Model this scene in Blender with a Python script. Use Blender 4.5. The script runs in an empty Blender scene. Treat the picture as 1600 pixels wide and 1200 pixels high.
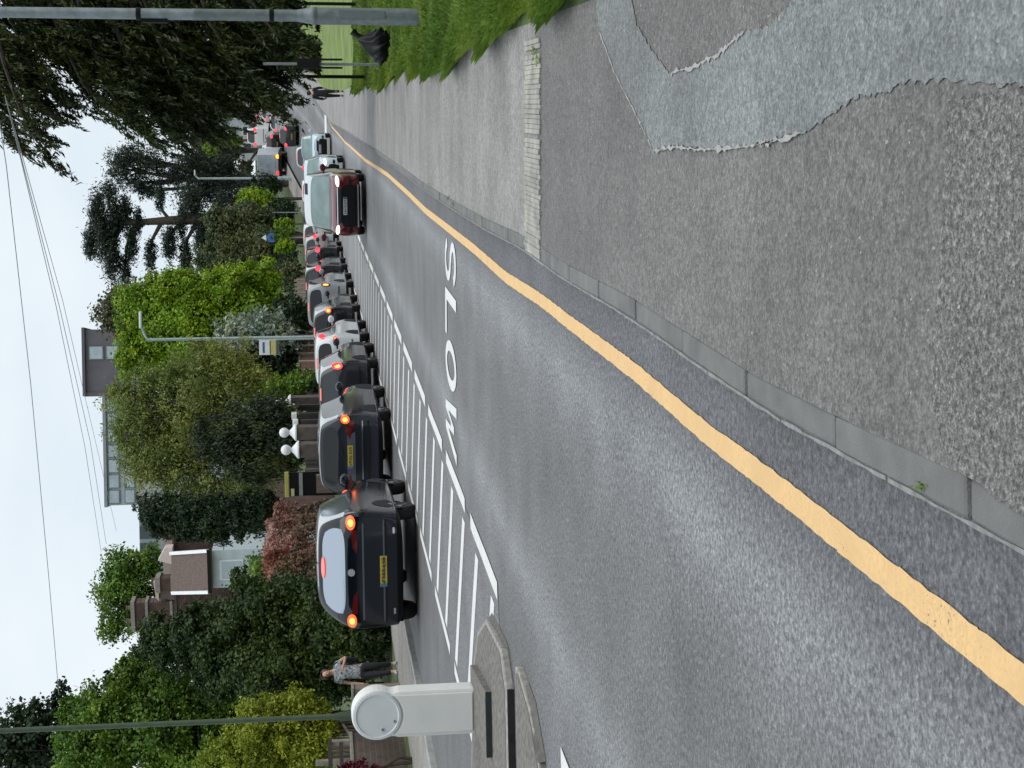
import bpy, bmesh, math, random
import numpy as np
from mathutils import Vector, Matrix
from mathutils.bvhtree import BVHTree
R_ = math.radians
C = bpy.context.scene.collection
SC = bpy.context.scene
random.seed(7)
# ---------------------------------------------------------------- camera (the photo lies on its side: the camera is turned a quarter)
FPX, CAMZ = 2310.0, 1.62
ROLL, PITCH = R_(1.17), math.atan(303/2310)
_up = np.array([0, math.sin(PITCH), math.cos(PITCH)]); FW = np.array([0, math.cos(PITCH), -math.sin(PITCH)])
_rt = np.array([1., 0, 0])
RT = math.cos(ROLL)*_rt - math.sin(ROLL)*_up
DN = -math.sin(ROLL)*_rt - math.cos(ROLL)*_up
CAMP = np.array([0, 0, CAMZ])
cd = bpy.data.cameras.new('camera'); cam = bpy.data.objects.new('camera', cd); C.objects.link(cam)
cd.sensor_width = 36; cd.sensor_fit = 'HORIZONTAL'; cd.lens = FPX/1600*36; cd.clip_end = 6000; cd.clip_start = .05
cam.matrix_world = Matrix(((DN[0], RT[0], -FW[0], 0), (DN[1], RT[1], -FW[1], 0), (DN[2], RT[2], -FW[2], CAMZ), (0, 0, 0, 1)))
SC.camera = cam
# ---------------------------------------------------------------- world, sun, exposure
SUN_EL, SUN_AZ = R_(56), R_(112)
w = bpy.data.worlds.new('World'); SC.world = w; w.use_nodes = True
nt = w.node_tree; nt.nodes.clear()
out = nt.nodes.new('ShaderNodeOutputWorld'); bg = nt.nodes.new('ShaderNodeBackground')
sky = nt.nodes.new('ShaderNodeTexSky'); sky.sky_type = 'NISHITA'; sky.sun_disc = False
sky.sun_elevation = SUN_EL; sky.sun_rotation = SUN_AZ
tc = nt.nodes.new('ShaderNodeTexCoord'); mp = nt.nodes.new('ShaderNodeMapping'); mp.inputs['Scale'].default_value = (1, 1, 2.4)
nz = nt.nodes.new('ShaderNodeTexNoise'); nz.inputs['Scale'].default_value = 2.6; nz.inputs['Detail'].default_value = 5
cr = nt.nodes.new('ShaderNodeValToRGB')
cr.color_ramp.elements[0].position = .34; cr.color_ramp.elements[0].color = (.60, .68, .745, 1)
cr.color_ramp.elements[1].position = .70; cr.color_ramp.elements[1].color = (.81, .845, .865, 1)
vm = nt.nodes.new('ShaderNodeVectorMath'); vm.operation = 'SCALE'; vm.inputs['Scale'].default_value = 10.2
mx = nt.nodes.new('ShaderNodeMix'); mx.data_type = 'RGBA'; mx.inputs[0].default_value = .93
L = nt.links.new
L(tc.outputs['Generated'], mp.inputs[0]); L(mp.outputs[0], nz.inputs['Vector']); L(nz.outputs['Fac'], cr.inputs[0])
L(cr.outputs[0], vm.inputs[0]); L(sky.outputs[0], mx.inputs[6]); L(vm.outputs[0], mx.inputs[7])
L(mx.outputs[2], bg.inputs[0]); bg.inputs[1].default_value = .1; L(bg.outputs[0], out.inputs[0])
sd = bpy.data.lights.new('sun', 'SUN'); sd.energy = 1.35; sd.angle = R_(60); sd.color = (1, .965, .91)
so = bpy.data.objects.new('sun', sd); C.objects.link(so)
sdir = Vector((math.sin(SUN_AZ)*math.cos(SUN_EL), math.cos(SUN_AZ)*math.cos(SUN_EL), math.sin(SUN_EL)))
so.rotation_euler = sdir.to_track_quat('Z', 'Y').to_euler()
SC.view_settings.view_transform = 'Standard'; SC.view_settings.look = 'None'
SC.view_settings.exposure = 0.30; SC.view_settings.gamma = 1
SC.render.engine = 'CYCLES'
SC.cycles.use_denoising = True
SC.cycles.max_bounces = 6; SC.cycles.transparent_max_bounces = 6

# ---------------------------------------------------------------- where things stand
ZT = [(-60, 0), (25, 0), (35, .03), (45, .1), (60, .2), (75, .38), (95, .7), (110, 1.6), (125, 3.0), (150, 5.2), (180, 8), (220, 10), (300, 12), (600, 16), (4000, 20)]
BEND = [(-60, 0), (85, 0), (97, .5), (125, 3.5), (150, 6), (200, 14), (420, 60)]
_zx, _zy = [a for a, b in ZT], [b for a, b in ZT]
_bx, _by = [a for a, b in BEND], [b for a, b in BEND]
def zt(Y): return float(np.interp(Y, _zx, _zy))
def bend(Y): return float(np.interp(Y, _bx, _by))
SL = .19                                     # the road runs ahead and a little to the right
HEAD = -math.atan(SL)
def P(Y, c, dz=0): return (c + SL*Y + bend(Y), Y, zt(Y)+dz)
def ray(x, y):
    r = FW*FPX + RT*((1200-y)-600) + DN*(x-800)
    return r/r[1]
def at(x, y, Y): return CAMP + ray(x, y)*Y   # the point at distance Y seen at photo pixel (x, y)
def gnd(x, y, dz=0):
    r = ray(x, y); Y = 1.0
    while Y < 400:
        p = CAMP + r*Y
        if p[2] <= zt(Y)+dz: return p
        Y += .02 if Y < 40 else .1
    return CAMP+r*400
# ---------------------------------------------------------------- materials
MATS = {}
def mat(name, col, rough=.7, var=.25, scale=8, bump=0, bscale=60, metal=0, spec=.5, coat=0, emit=None, estr=0, hue=None, detail=4):
    if name in MATS: return MATS[name]
    m = bpy.data.materials.new(name); m.use_nodes = True; n = m.node_tree
    b = n.nodes['Principled BSDF']
    b.inputs['Roughness'].default_value = rough; b.inputs['Metallic'].default_value = metal
    b.inputs['Specular IOR Level'].default_value = spec
    b.inputs['Coat Weight'].default_value = coat; b.inputs['Coat Roughness'].default_value = .06
    tcn = n.nodes.new('ShaderNodeTexCoord')
    if var:
        t = n.nodes.new('ShaderNodeTexNoise'); t.inputs['Scale'].default_value = scale; t.inputs['Detail'].default_value = detail
        r = n.nodes.new('ShaderNodeValToRGB')
        h = hue or col
        r.color_ramp.elements[0].position = .3; r.color_ramp.elements[1].position = .7
        r.color_ramp.elements[0].color = tuple(max(0, c*(1-var)) for c in col)+(1,)
        r.color_ramp.elements[1].color = tuple(min(1, c*(1+var)) for c in h)+(1,)
        n.links.new(tcn.outputs['Object'], t.inputs['Vector']); n.links.new(t.outputs['Fac'], r.inputs[0]); n.links.new(r.outputs[0], b.inputs['Base Color'])
    else: b.inputs['Base Color'].default_value = (*col, 1)
    if bump:
        t2 = n.nodes.new('ShaderNodeTexNoise'); t2.inputs['Scale'].default_value = bscale; t2.inputs['Detail'].default_value = 3
        bp = n.nodes.new('ShaderNodeBump'); bp.inputs['Strength'].default_value = bump; bp.inputs['Distance'].default_value = .02
        n.links.new(tcn.outputs['Object'], t2.inputs['Vector']); n.links.new(t2.outputs['Fac'], bp.inputs['Height']); n.links.new(bp.outputs[0], b.inputs['Normal'])
    if emit:
        b.inputs['Emission Color'].default_value = (*emit, 1); b.inputs['Emission Strength'].default_value = estr
    MATS[name] = m; return m

def ramp(n, src, stops):
    r = n.nodes.new('ShaderNodeValToRGB'); e = r.color_ramp.elements
    while len(e) < len(stops): e.new(.5)
    for k, (p, c) in enumerate(stops):
        e[k].position = p; e[k].color = (c, c, c, 1) if not isinstance(c, tuple) else (*c, 1)
    n.links.new(src, r.inputs[0]); return r.outputs[0]
def noise(n, vec, scale, detail=4, rough=.55):
    t = n.nodes.new('ShaderNodeTexNoise'); t.inputs['Scale'].default_value = scale; t.inputs['Detail'].default_value = detail; t.inputs['Roughness'].default_value = rough
    n.links.new(vec, t.inputs['Vector']); return t.outputs['Fac']
def mixc(n, a, b, fac, mode='MIX'):
    m = n.nodes.new('ShaderNodeMix'); m.data_type = 'RGBA'; m.blend_type = mode
    for sock, v in ((0, fac), (6, a), (7, b)):
        if hasattr(v, 'links'): n.links.new(v, m.inputs[sock])
        elif isinstance(v, tuple): m.inputs[sock].default_value = (*v, 1)
        else: m.inputs[sock].default_value = v
    return m.outputs[2]
def asphalt(name, base, dark, light, stone=70, contrast=1.0, tracks=False, bands=0, rough=.62, blotch=None, bumpd=.006, lines=0):
    m = bpy.data.materials.new(name); m.use_nodes = True; n = m.node_tree; b = n.nodes['Principled BSDF']
    g = n.nodes.new('ShaderNodeNewGeometry'); pos = g.outputs['Position']
    s1 = noise(n, pos, stone, 2, .6); s2 = noise(n, pos, stone*.45, 3, .65); s3 = noise(n, pos, 1.1, 5); s4 = noise(n, pos, .25, 3)
    vor = n.nodes.new('ShaderNodeTexVoronoi'); vor.inputs['Scale'].default_value = stone*1.25; n.links.new(pos, vor.inputs['Vector'])
    c = ramp(n, s2, [(.36, dark), (.5, base), (.66, light)])
    c = mixc(n, c, ramp(n, vor.outputs['Color'], [(0, .55), (.5, .95), (1, 1.55)]), .75*contrast, 'MULTIPLY')
    c = mixc(n, c, ramp(n, s1, [(.3, .62), (.5, 1.0), (.72, 1.45)]), .85*contrast, 'MULTIPLY')
    c = mixc(n, c, ramp(n, s3, [(.25, .76), (.5, 1.0), (.75, 1.20)]), 1.0, 'MULTIPLY')
    c = mixc(n, c, ramp(n, s4, [(.3, .86), (.7, 1.1)]), 1.0, 'MULTIPLY')
    if bands:
        mpp = n.nodes.new('ShaderNodeMapping'); mpp.inputs['Scale'].default_value = (.35, 1.5, 1); n.links.new(pos, mpp.inputs[0])
        c = mixc(n, c, ramp(n, noise(n, mpp.outputs[0], 1.0, 4, .6), [(.28, 1-bands), (.5, 1.0), (.72, 1+bands)]), 1.0, 'MULTIPLY')
    if tracks:
        uv = n.nodes.new('ShaderNodeUVMap'); sx = n.nodes.new('ShaderNodeSeparateXYZ'); n.links.new(uv.outputs[0], sx.inputs[0])
        ad = n.nodes.new('ShaderNodeMath'); ad.operation = 'MULTIPLY_ADD'; ad.inputs[1].default_value = .20; n.links.new(s3, ad.inputs[0]); n.links.new(sx.outputs[0], ad.inputs[2])
        mr = n.nodes.new('ShaderNodeMapRange'); mr.inputs[1].default_value = -4.5; mr.inputs[2].default_value = -.9; n.links.new(ad.outputs[0], mr.inputs[0])
        #   polished wheel tracks, paler with painted-in sky sheen; darker, browner oil strip between them
        t = ramp(n, mr.outputs[0], [(0, (.88, .88, .89)), (.12, (1.0, 1.0, 1.01)), (.235, (1.42, 1.44, 1.475)), (.36, (.95, .94, .925)), (.57, (.90, .885, .865)), (.69, (1.06, 1.06, 1.07)), (.79, (1.44, 1.46, 1.50)), (.855, (1.05, 1.06, 1.08)), (.89, (.74, .75, .775)), (1, (.80, .81, .83))])
        c = mixc(n, c, t, 1.0, 'MULTIPLY')
    n.links.new(c, b.inputs['Base Color']); b.inputs['Roughness'].default_value = rough; b.inputs['Specular IOR Level'].default_value = .4
    bp = n.nodes.new('ShaderNodeBump'); bp.inputs['Strength'].default_value = .8; bp.inputs['Distance'].default_value = bumpd
    hh = n.nodes.new('ShaderNodeMath'); hh.operation = 'ADD'; n.links.new(s1, hh.inputs[0]); n.links.new(vor.outputs['Distance'], hh.inputs[1])
    n.links.new(hh.outputs[0], bp.inputs['Height']); n.links.new(bp.outputs[0], b.inputs['Normal'])
    return m
def leafmat(name, dark, mid, light, trans=.25, rough=.5):
    if name in MATS: return MATS[name]
    m = bpy.data.materials.new(name); m.use_nodes = True; n = m.node_tree; b = n.nodes['Principled BSDF']
    g = n.nodes.new('ShaderNodeNewGeometry'); rnd = g.outputs['Random Per Island']
    if 'conifer' not in name and 'yellow' not in name: dark, mid, light = [tuple(v*1.18 for v in q) for q in (dark, mid, light)]
    cl = noise(n, g.outputs['Position'], .9, 3)
    a = n.nodes.new('ShaderNodeMath'); a.operation = 'MULTIPLY_ADD'; a.inputs[1].default_value = .32; n.links.new(rnd, a.inputs[0])
    s = n.nodes.new('ShaderNodeMath'); s.operation = 'MULTIPLY_ADD'; s.inputs[1].default_value = 1.4; s.inputs[2].default_value = -.36; n.links.new(cl, s.inputs[0]); n.links.new(s.outputs[0], a.inputs[2])
    c = ramp(n, a.outputs[0], [(.1, dark), (.5, mid), (.92, light)])
    c = mixc(n, c, ramp(n, noise(n, g.outputs['Position'], .42, 3), [(.34, (.86, .96, .95)), (.5, (1., 1., 1.)), (.68, (1.28, 1.12, .82))]), 1.0, 'MULTIPLY')
    n.links.new(c, b.inputs['Base Color']); b.inputs['Roughness'].default_value = rough; b.inputs['Specular IOR Level'].default_value = .35
    tr = n.nodes.new('ShaderNodeBsdfTranslucent'); n.links.new(c, tr.inputs[0])
    ms = n.nodes.new('ShaderNodeMixShader'); ms.inputs[0].default_value = trans
    n.links.new(b.outputs[0], ms.inputs[1]); n.links.new(tr.outputs[0], ms.inputs[2]); n.links.new(ms.outputs[0], n.nodes['Material Output'].inputs[0])
    MATS[name] = m; return m
# ---------------------------------------------------------------- object helpers
def thing(name, label, cat, loc=(0, 0, 0), rz=0, group=None):
    o = bpy.data.objects.new(name, None); C.objects.link(o); o.empty_display_size = .2
    o.location = loc; o.rotation_euler = (0, 0, rz); o['label'] = label; o['category'] = cat
    if group: o['group'] = group
    return o
def tag(o, label, cat, group=None):
    o['label'] = label; o['category'] = cat
    if group: o['group'] = group
    return o
def struct(o, kind='structure'): o['kind'] = kind; return o
class MB:
    def __init__(s): s.v = []; s.f = []; s.m = []
    def add(s, vs, fs, mi=0):
        k = len(s.v); s.v += [tuple(map(float, p)) for p in vs]; s.f += [tuple(i+k for i in f) for f in fs]; s.m += [mi]*len(fs); return s
    def box(s, c, d, mi=0, rz=0):
        hx, hy, hz = d[0]/2, d[1]/2, d[2]/2; ca, sa = math.cos(rz), math.sin(rz)
        vs = [(c[0]+x*ca-y*sa, c[1]+x*sa+y*ca, c[2]+z) for z in (-hz, hz) for (x, y) in ((-hx, -hy), (hx, -hy), (hx, hy), (-hx, hy))]
        return s.add(vs, [(3, 2, 1, 0), (4, 5, 6, 7), (0, 1, 5, 4), (1, 2, 6, 5), (2, 3, 7, 6), (3, 0, 4, 7)], mi)
    def tube(s, pts, rad, n=8, mi=0, caps=True):
        pts = [Vector(p) for p in pts]
        if not hasattr(rad, '__len__'): rad = [rad]*len(pts)
        vs = []; ref = Vector((0, 0, 1)); prev = None
        for i, p in enumerate(pts):
            d = (pts[min(i+1, len(pts)-1)]-pts[max(i-1, 0)]).normalized()
            if prev is None:
                a = d.orthogonal().normalized()
            else:
                a = (prev-d*prev.dot(d)); a = a.normalized() if a.length > 1e-6 else d.orthogonal().normalized()
            prev = a; b = d.cross(a)
            vs += [p+(a*math.cos(t)+b*math.sin(t))*rad[i] for t in [2*math.pi*k/n for k in range(n)]]
        fs = [(i*n+k, i*n+(k+1) % n, (i+1)*n+(k+1) % n, (i+1)*n+k) for i in range(len(pts)-1) for k in range(n)]
        if caps: fs += [tuple(reversed(range(n))), tuple((len(pts)-1)*n+k for k in range(n))]
        return s.add(vs, fs, mi)
    def lathe(s, prof, c=(0, 0, 0), n=20, mi=0, axis='z'):
        vs = []
        for r, h in prof:
            for k in range(n):
                t = 2*math.pi*k/n; x, y = r*math.cos(t), r*math.sin(t)
                vs.append((c[0]+x, c[1]+y, c[2]+h) if axis == 'z' else ((c[0]+h, c[1]+x, c[2]+y) if axis == 'x' else (c[0]+x, c[1]+h, c[2]+y)))
        fs = [(i*n+k, i*n+(k+1) % n, (i+1)*n+(k+1) % n, (i+1)*n+k) for i in range(len(prof)-1) for k in range(n)]
        return s.add(vs, fs, mi)
    def prism(s, poly, z0, z1, mi=0):
        n = len(poly); vs = [(x, y, z0) for x, y in poly]+[(x, y, z1) for x, y in poly]
        return s.add(vs, [tuple(reversed(range(n))), tuple(range(n, 2*n))]+[(i, (i+1) % n, n+(i+1) % n, n+i) for i in range(n)], mi)
    def hprism(s, poly, y0, y1, mi=0):          # polygon in x-z, thickness along y
        n = len(poly); vs = [(x, y0, z) for x, z in poly]+[(x, y1, z) for x, z in poly]
        return s.add(vs, [tuple(range(n)), tuple(reversed(range(n, 2*n)))]+[(i, n+i, n+(i+1) % n, (i+1) % n) for i in range(n)], mi)
    def build(s, name, mats, parent=None, smooth=False, bevel=0, fix=True):
        me = bpy.data.meshes.new(name); me.from_pydata(s.v, [], s.f); me.update()
        if not isinstance(mats, (list, tuple)): mats = [mats]
        for m in mats: me.materials.append(m)
        if len(mats) > 1: me.polygons.foreach_set('material_index', s.m)
        if fix:
            b = bmesh.new(); b.from_mesh(me); bmesh.ops.recalc_face_normals(b, faces=b.faces); b.to_mesh(me); b.free()
        if smooth: me.polygons.foreach_set('use_smooth', [True]*len(me.polygons))
        o = bpy.data.objects.new(name, me); C.objects.link(o)
        if parent: o.parent = parent
        if smooth and smooth != 'all':
            try: me.set_sharp_from_angle(angle=R_(40))
            except Exception: pass
        if bevel:
            bv = o.modifiers.new('bevel', 'BEVEL'); bv.width = bevel; bv.segments = 2; bv.limit_method = 'ANGLE'
        return o
def npmesh(name, V, n, m, parent=None, uv=None):      # V: (k*n, 3) points, every n of them one face
    me = bpy.data.meshes.new(name); k = len(V)//n
    me.vertices.add(len(V)); me.vertices.foreach_set('co', np.ascontiguousarray(V, dtype=np.float32).ravel())
    me.loops.add(len(V)); me.loops.foreach_set('vertex_index', np.arange(len(V), dtype=np.int32))
    me.polygons.add(k); me.polygons.foreach_set('loop_start', np.arange(0, len(V), n, dtype=np.int32))
    me.update(calc_edges=True); me.materials.append(m)
    o = bpy.data.objects.new(name, me); C.objects.link(o)
    if parent: o.parent = parent
    return o
# ---------------------------------------------------------------- the setting: ground, road, kerbs, footways, verge
YS = [-60, -40, -25, -15, -10]+list(np.arange(-6, 60, 1.0))+list(np.arange(60, 200, 3.0))+list(np.arange(200, 421, 10.0))
_ky = [3.1, 4.0, 5.0, 7.1, 9.1, 10.7, 13.1, 16, 20.7, 24, 44, 90]; _kc = [-.969, -1.018, -1.054, -1.04, -1.08, -1.06, -1.122, -1.155, -1.19, -1.18, -1.15, -1.08]
def koff(Y): return float(np.interp(Y, _ky, _kc))+1.035      # the kerb line wanders a little
def strip(name, cs, m, dz, ys=YS, kind='structure'):
    vs = []; uvs = []
    for Y in ys:
        for c in cs:
            k = koff(Y) if -1.06 <= c <= -.9 else 0
            vs.append(P(Y, c+k, dz)); uvs.append((c, Y))
    n = len(cs); fs = [(i*n+j, i*n+j+1, (i+1)*n+j+1, (i+1)*n+j) for i in range(len(ys)-1) for j in range(n-1)]
    me = bpy.data.meshes.new(name); me.from_pydata(vs, [], fs); me.update(); me.materials.append(m)
    ul = me.uv_layers.new(name='UVMap'); ul.data.foreach_set('uv', [t for l in me.loops for t in uvs[l.vertex_index]])
    o = bpy.data.objects.new(name, me); C.objects.link(o); o['kind'] = kind; return o
M_soil = mat('garden soil and rough grass', (.05, .075, .025), .95, .5, 3, hue=(.07, .10, .03))
M_lawn = mat('mown lawn', (.12, .18, .04), .9, .35, 1.2, bump=.5, bscale=40, hue=(.16, .22, .05))
M_road = asphalt('worn road asphalt', (.166, .168, .172), (.10, .102, .106), (.24, .242, .246), 72, .85, tracks=True, rough=.55)
M_foot = asphalt('footway tarmac', (.164, .161, .154), (.117, .115, .109), (.21, .206, .197), 80, .8, bands=.07, rough=.62)
M_foot2 = asphalt('older pale footway tarmac', (.262, .254, .242), (.20, .193, .184), (.32, .312, .30), 55, .6, bands=.16, rough=.6)
M_patch = asphalt('grey footway repair', (.208, .222, .222), (.155, .168, .170), (.262, .276, .276), 75, .75, bands=.08, rough=.6)
M_chip = asphalt('coarse open tarmac', (.18, .177, .168), (.105, .102, .098), (.28, .275, .262), 105, 1.1, rough=.65, bumpd=.010)
M_lfoot = asphalt('pale far footway tarmac', (.30, .285, .265), (.24, .23, .21), (.36, .345, .32), 40, .5)
M_hatch = asphalt('hatched centre strip asphalt', (.175, .177, .185), (.12, .12, .125), (.24, .24, .25), 55, .9)
M_kerb = mat('kerb concrete', (.165, .17, .165), .85, .22, 5, bump=.35, bscale=140)
M_kerb2 = mat('pale kerb concrete', (.34, .345, .34), .85, .15, 8, bump=.3, bscale=140)
def roadpaint(name, col, worn, amount):
    m = bpy.data.materials.new(name); m.use_nodes = True; n = m.node_tree; b = n.nodes['Principled BSDF']
    g = n.nodes.new('ShaderNodeNewGeometry'); pos = g.outputs['Position']
    c = mixc(n, col, tuple(v*.80 for v in col), ramp(n, noise(n, pos, 3.5, 6, .65), [(.35, 0.0), (.75, 1.0)]))
    c = mixc(n, c, tuple(v*.86 for v in col), ramp(n, noise(n, pos, 60, 2), [(.45, 0.0), (.62, 1.0)]))
    f = n.nodes.new('ShaderNodeMath'); f.operation = 'MULTIPLY_ADD'; f.inputs[1].default_value = .55; n.links.new(noise(n, pos, 2.2, 3), f.inputs[0]); n.links.new(noise(n, pos, 85, 3, .7), f.inputs[2])
    c = mixc(n, c, worn, ramp(n, f.outputs[0], [(amount, 0.0), (amount+.06, 1.0)]))
    n.links.new(c, b.inputs['Base Color']); b.inputs['Roughness'].default_value = .65
    bp = n.nodes.new('ShaderNodeBump'); bp.inputs['Strength'].default_value = .5; bp.inputs['Distance'].default_value = .005
    n.links.new(noise(n, pos, 90, 2), bp.inputs['Height']); n.links.new(bp.outputs[0], b.inputs['Normal']); return m
M_white = roadpaint('white road paint', (.78, .79, .78), (.22, .22, .23), .955)
M_yellow = roadpaint('yellow road paint', (.84, .55, .25), (.22, .19, .15), .965)

gx = [-900, -300, -120, -40, 0, 40, 120, 300, 900]
gy = list(range(-60, 240, 6))+[240, 300, 400, 600, 1000, 2000, 3900]
vs = [(x, y, zt(y)-.16) for y in gy for x in gx]; nx_ = len(gx)
me = bpy.data.meshes.new('ground'); me.from_pydata(vs, [], [(i*nx_+j, i*nx_+j+1, (i+1)*nx_+j+1, (i+1)*nx_+j) for i in range(len(gy)-1) for j in range(nx_-1)])
me.materials.append(M_soil); o = bpy.data.objects.new('ground', me); C.objects.link(o); struct(o)
strip('road', [-9.7, -8.5, -7.2, -6, -4.6, -3.4, -2.2, -1.03], M_road, 0)
strip('road_hatched_strip', [-7.0, -5.8, -4.53], M_hatch, .004, ys=[13.6]+[y for y in YS if 13.7 < y < 110])
FC, GC = -.925, .50                                  # back of the near kerb, edge of the grass (road coordinates)
strip('footway', [FC, -.3, .2, .75], M_foot, .1, ys=[y for y in YS if y < 10.5])
strip('footway', [FC, -.3, .2, .75], M_foot2, .1, ys=[y for y in YS if y > 9.5])
strip('far_footway', [-11.7, -10.8, -9.85], M_lfoot, .1)
strip('garden_ground', [-90, -40, -20, -11.7], M_soil, .1)
M_turf = mat('dark verge turf', (.042, .075, .014), .95, .45, 2.5, bump=.6, bscale=30, hue=(.06, .10, .02))
strip('grass_verge', [.58, 1.2, 2.5, 6, 14, 60], M_turf, .104, ys=[y for y in YS if y < 46.5])
strip('lawn', [.62, 2.5, 6, 14, 60], M_lawn, .104, ys=[y for y in YS if y > 45.5])
# kerb stones, each a stone of its own length, inside one structure
def kerb(name, c0, c1, ya, yb, m, step=.915, gap=.018, top=.1, jit=.006):
    b = MB(); Y = ya; rnd = random.Random(3)
    while Y < yb:
        Y2 = Y+step-gap; d = rnd.uniform(-jit, jit); h = top+rnd.uniform(-.004, .004)
        ka, kb = (koff(Y), koff(Y2)) if c0 > -2 else (0, 0); q = [P(Y, c0+d+ka), P(Y, c1+ka), P(Y2, c1+kb), P(Y2, c0+d+kb)]
        vs = [(x, y, z-.1) for x, y, z in q]+[(x, y, z+h) for x, y, z in q]
        b.add(vs, [(0, 1, 5, 4), (1, 2, 6, 5), (2, 3, 7, 6), (3, 0, 4, 7), (4, 5, 6, 7)]); Y += step
    o = b.build(name, m, bevel=.014); struct(o); return o
kerb('near_kerb', -1.035, FC, -4.9, 9.9, M_kerb)
kerb('near_kerb', -1.035, FC, 10.75, 100, M_kerb)
kerb('near_kerb_pale_stone', -1.05, FC+.01, 9.9, 10.74, M_kerb2, step=.84)
kerb('far_kerb', -9.85, -9.7, -4, 110, M_kerb2)
# markings
def quadstrip(name, quads, m, dz, jitter=0, seed=1, n=6):
    b = MB(); rn = random.Random(seed)
    for (a, bq, c, d) in quads:          # two long sides a->bq and d->c in (Y, c) road coordinates
        L1 = [(a[0]+(bq[0]-a[0])*t/n, a[1]+(bq[1]-a[1])*t/n) for t in range(n+1)]
        L2 = [(d[0]+(c[0]-d[0])*t/n, d[1]+(c[1]-d[1])*t/n) for t in range(n+1)]
        j = lambda: rn.uniform(-jitter, jitter)
        vs = [P(y, x+j(), dz) for y, x in L1]+[P(y, x+j(), dz) for y, x in L2]
        b.add(vs, [(i, i+1, n+2+i, n+1+i) for i in range(n)])
    return struct(b.build(name, m, fix=False))
yc_ = lambda y: float(np.interp(y, [0, 3.3, 5.2, 6.05, 7.4, 8.0, 9.35, 10.6, 12.6, 15, 18.4, 21.7, 25.6, 32, 44, 64, 86], [-1.345, -1.345, -1.357, -1.378, -1.366, -1.374, -1.398, -1.410, -1.476, -1.474, -1.51, -1.55, -1.53, -1.52, -1.64, -1.62, -1.25]))
yl = [((y, yc_(y)-.05), (y+2, yc_(y+2)-.05), (y+2, yc_(y+2)+.05), (y, yc_(y)+.05)) for y in np.arange(-4, 96, 2.0)]
yl = [((y, yc_(y)-.05), (y+.5, yc_(y+.5)-.05), (y+.5, yc_(y+.5)+.05), (y, yc_(y)+.05)) for y in np.arange(-4, 92, .5)]
quadstrip('yellow_line', yl, M_yellow, .0045, .0035, 5, 10)
quadstrip('worn_kerb_edge', [((y, -1.035+koff(y)), (y+.9, -1.035+koff(y+.9)), (y+.9, -1.024+koff(y+.9)), (y, -1.024+koff(y))) for y in np.arange(2, 30, .915)], mat('worn kerb arris', (.235, .235, .228), .85, .3, 20), .1055, .003, 15, 12)
dq = [((y, -4.6), (y+2.35, -4.6), (y+2.35, -4.43), (y, -4.43)) for y in [13.65+2.95*k for k in range(-5, 22)] if not 10.6 < y < 13.3]
quadstrip('edge_dash_line', dq, M_white, .0085, .004, 6)
dq = [((y, -7.07), (y+2.35, -7.07), (y+2.35, -6.93), (y, -6.93)) for y in [16.0+2.95*k for k in range(0, 25)]]
quadstrip('lane_dash_line', dq, M_white, .0085, .004, 7)
hq = []
for k in range(0, 46):
    y0 = 13.9+1.37*k                      # right-hand end; the line runs back towards the left
    x0, x1 = -4.72, -6.85
    s = -.62
    hq.append(((y0, x0), (y0+(x1-x0)*s, x1), (y0+(x1-x0)*s+.27, x1), (y0+.27, x0)))
quadstrip('hatch_lines', hq, M_white, .0085, .003, 8)
quadstrip('crossing_line', [((95.5, -2.9), (95.5, -1.06), (97.3, -1.06), (97.3, -2.9))], M_white, .012, 0, 9)
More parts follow.
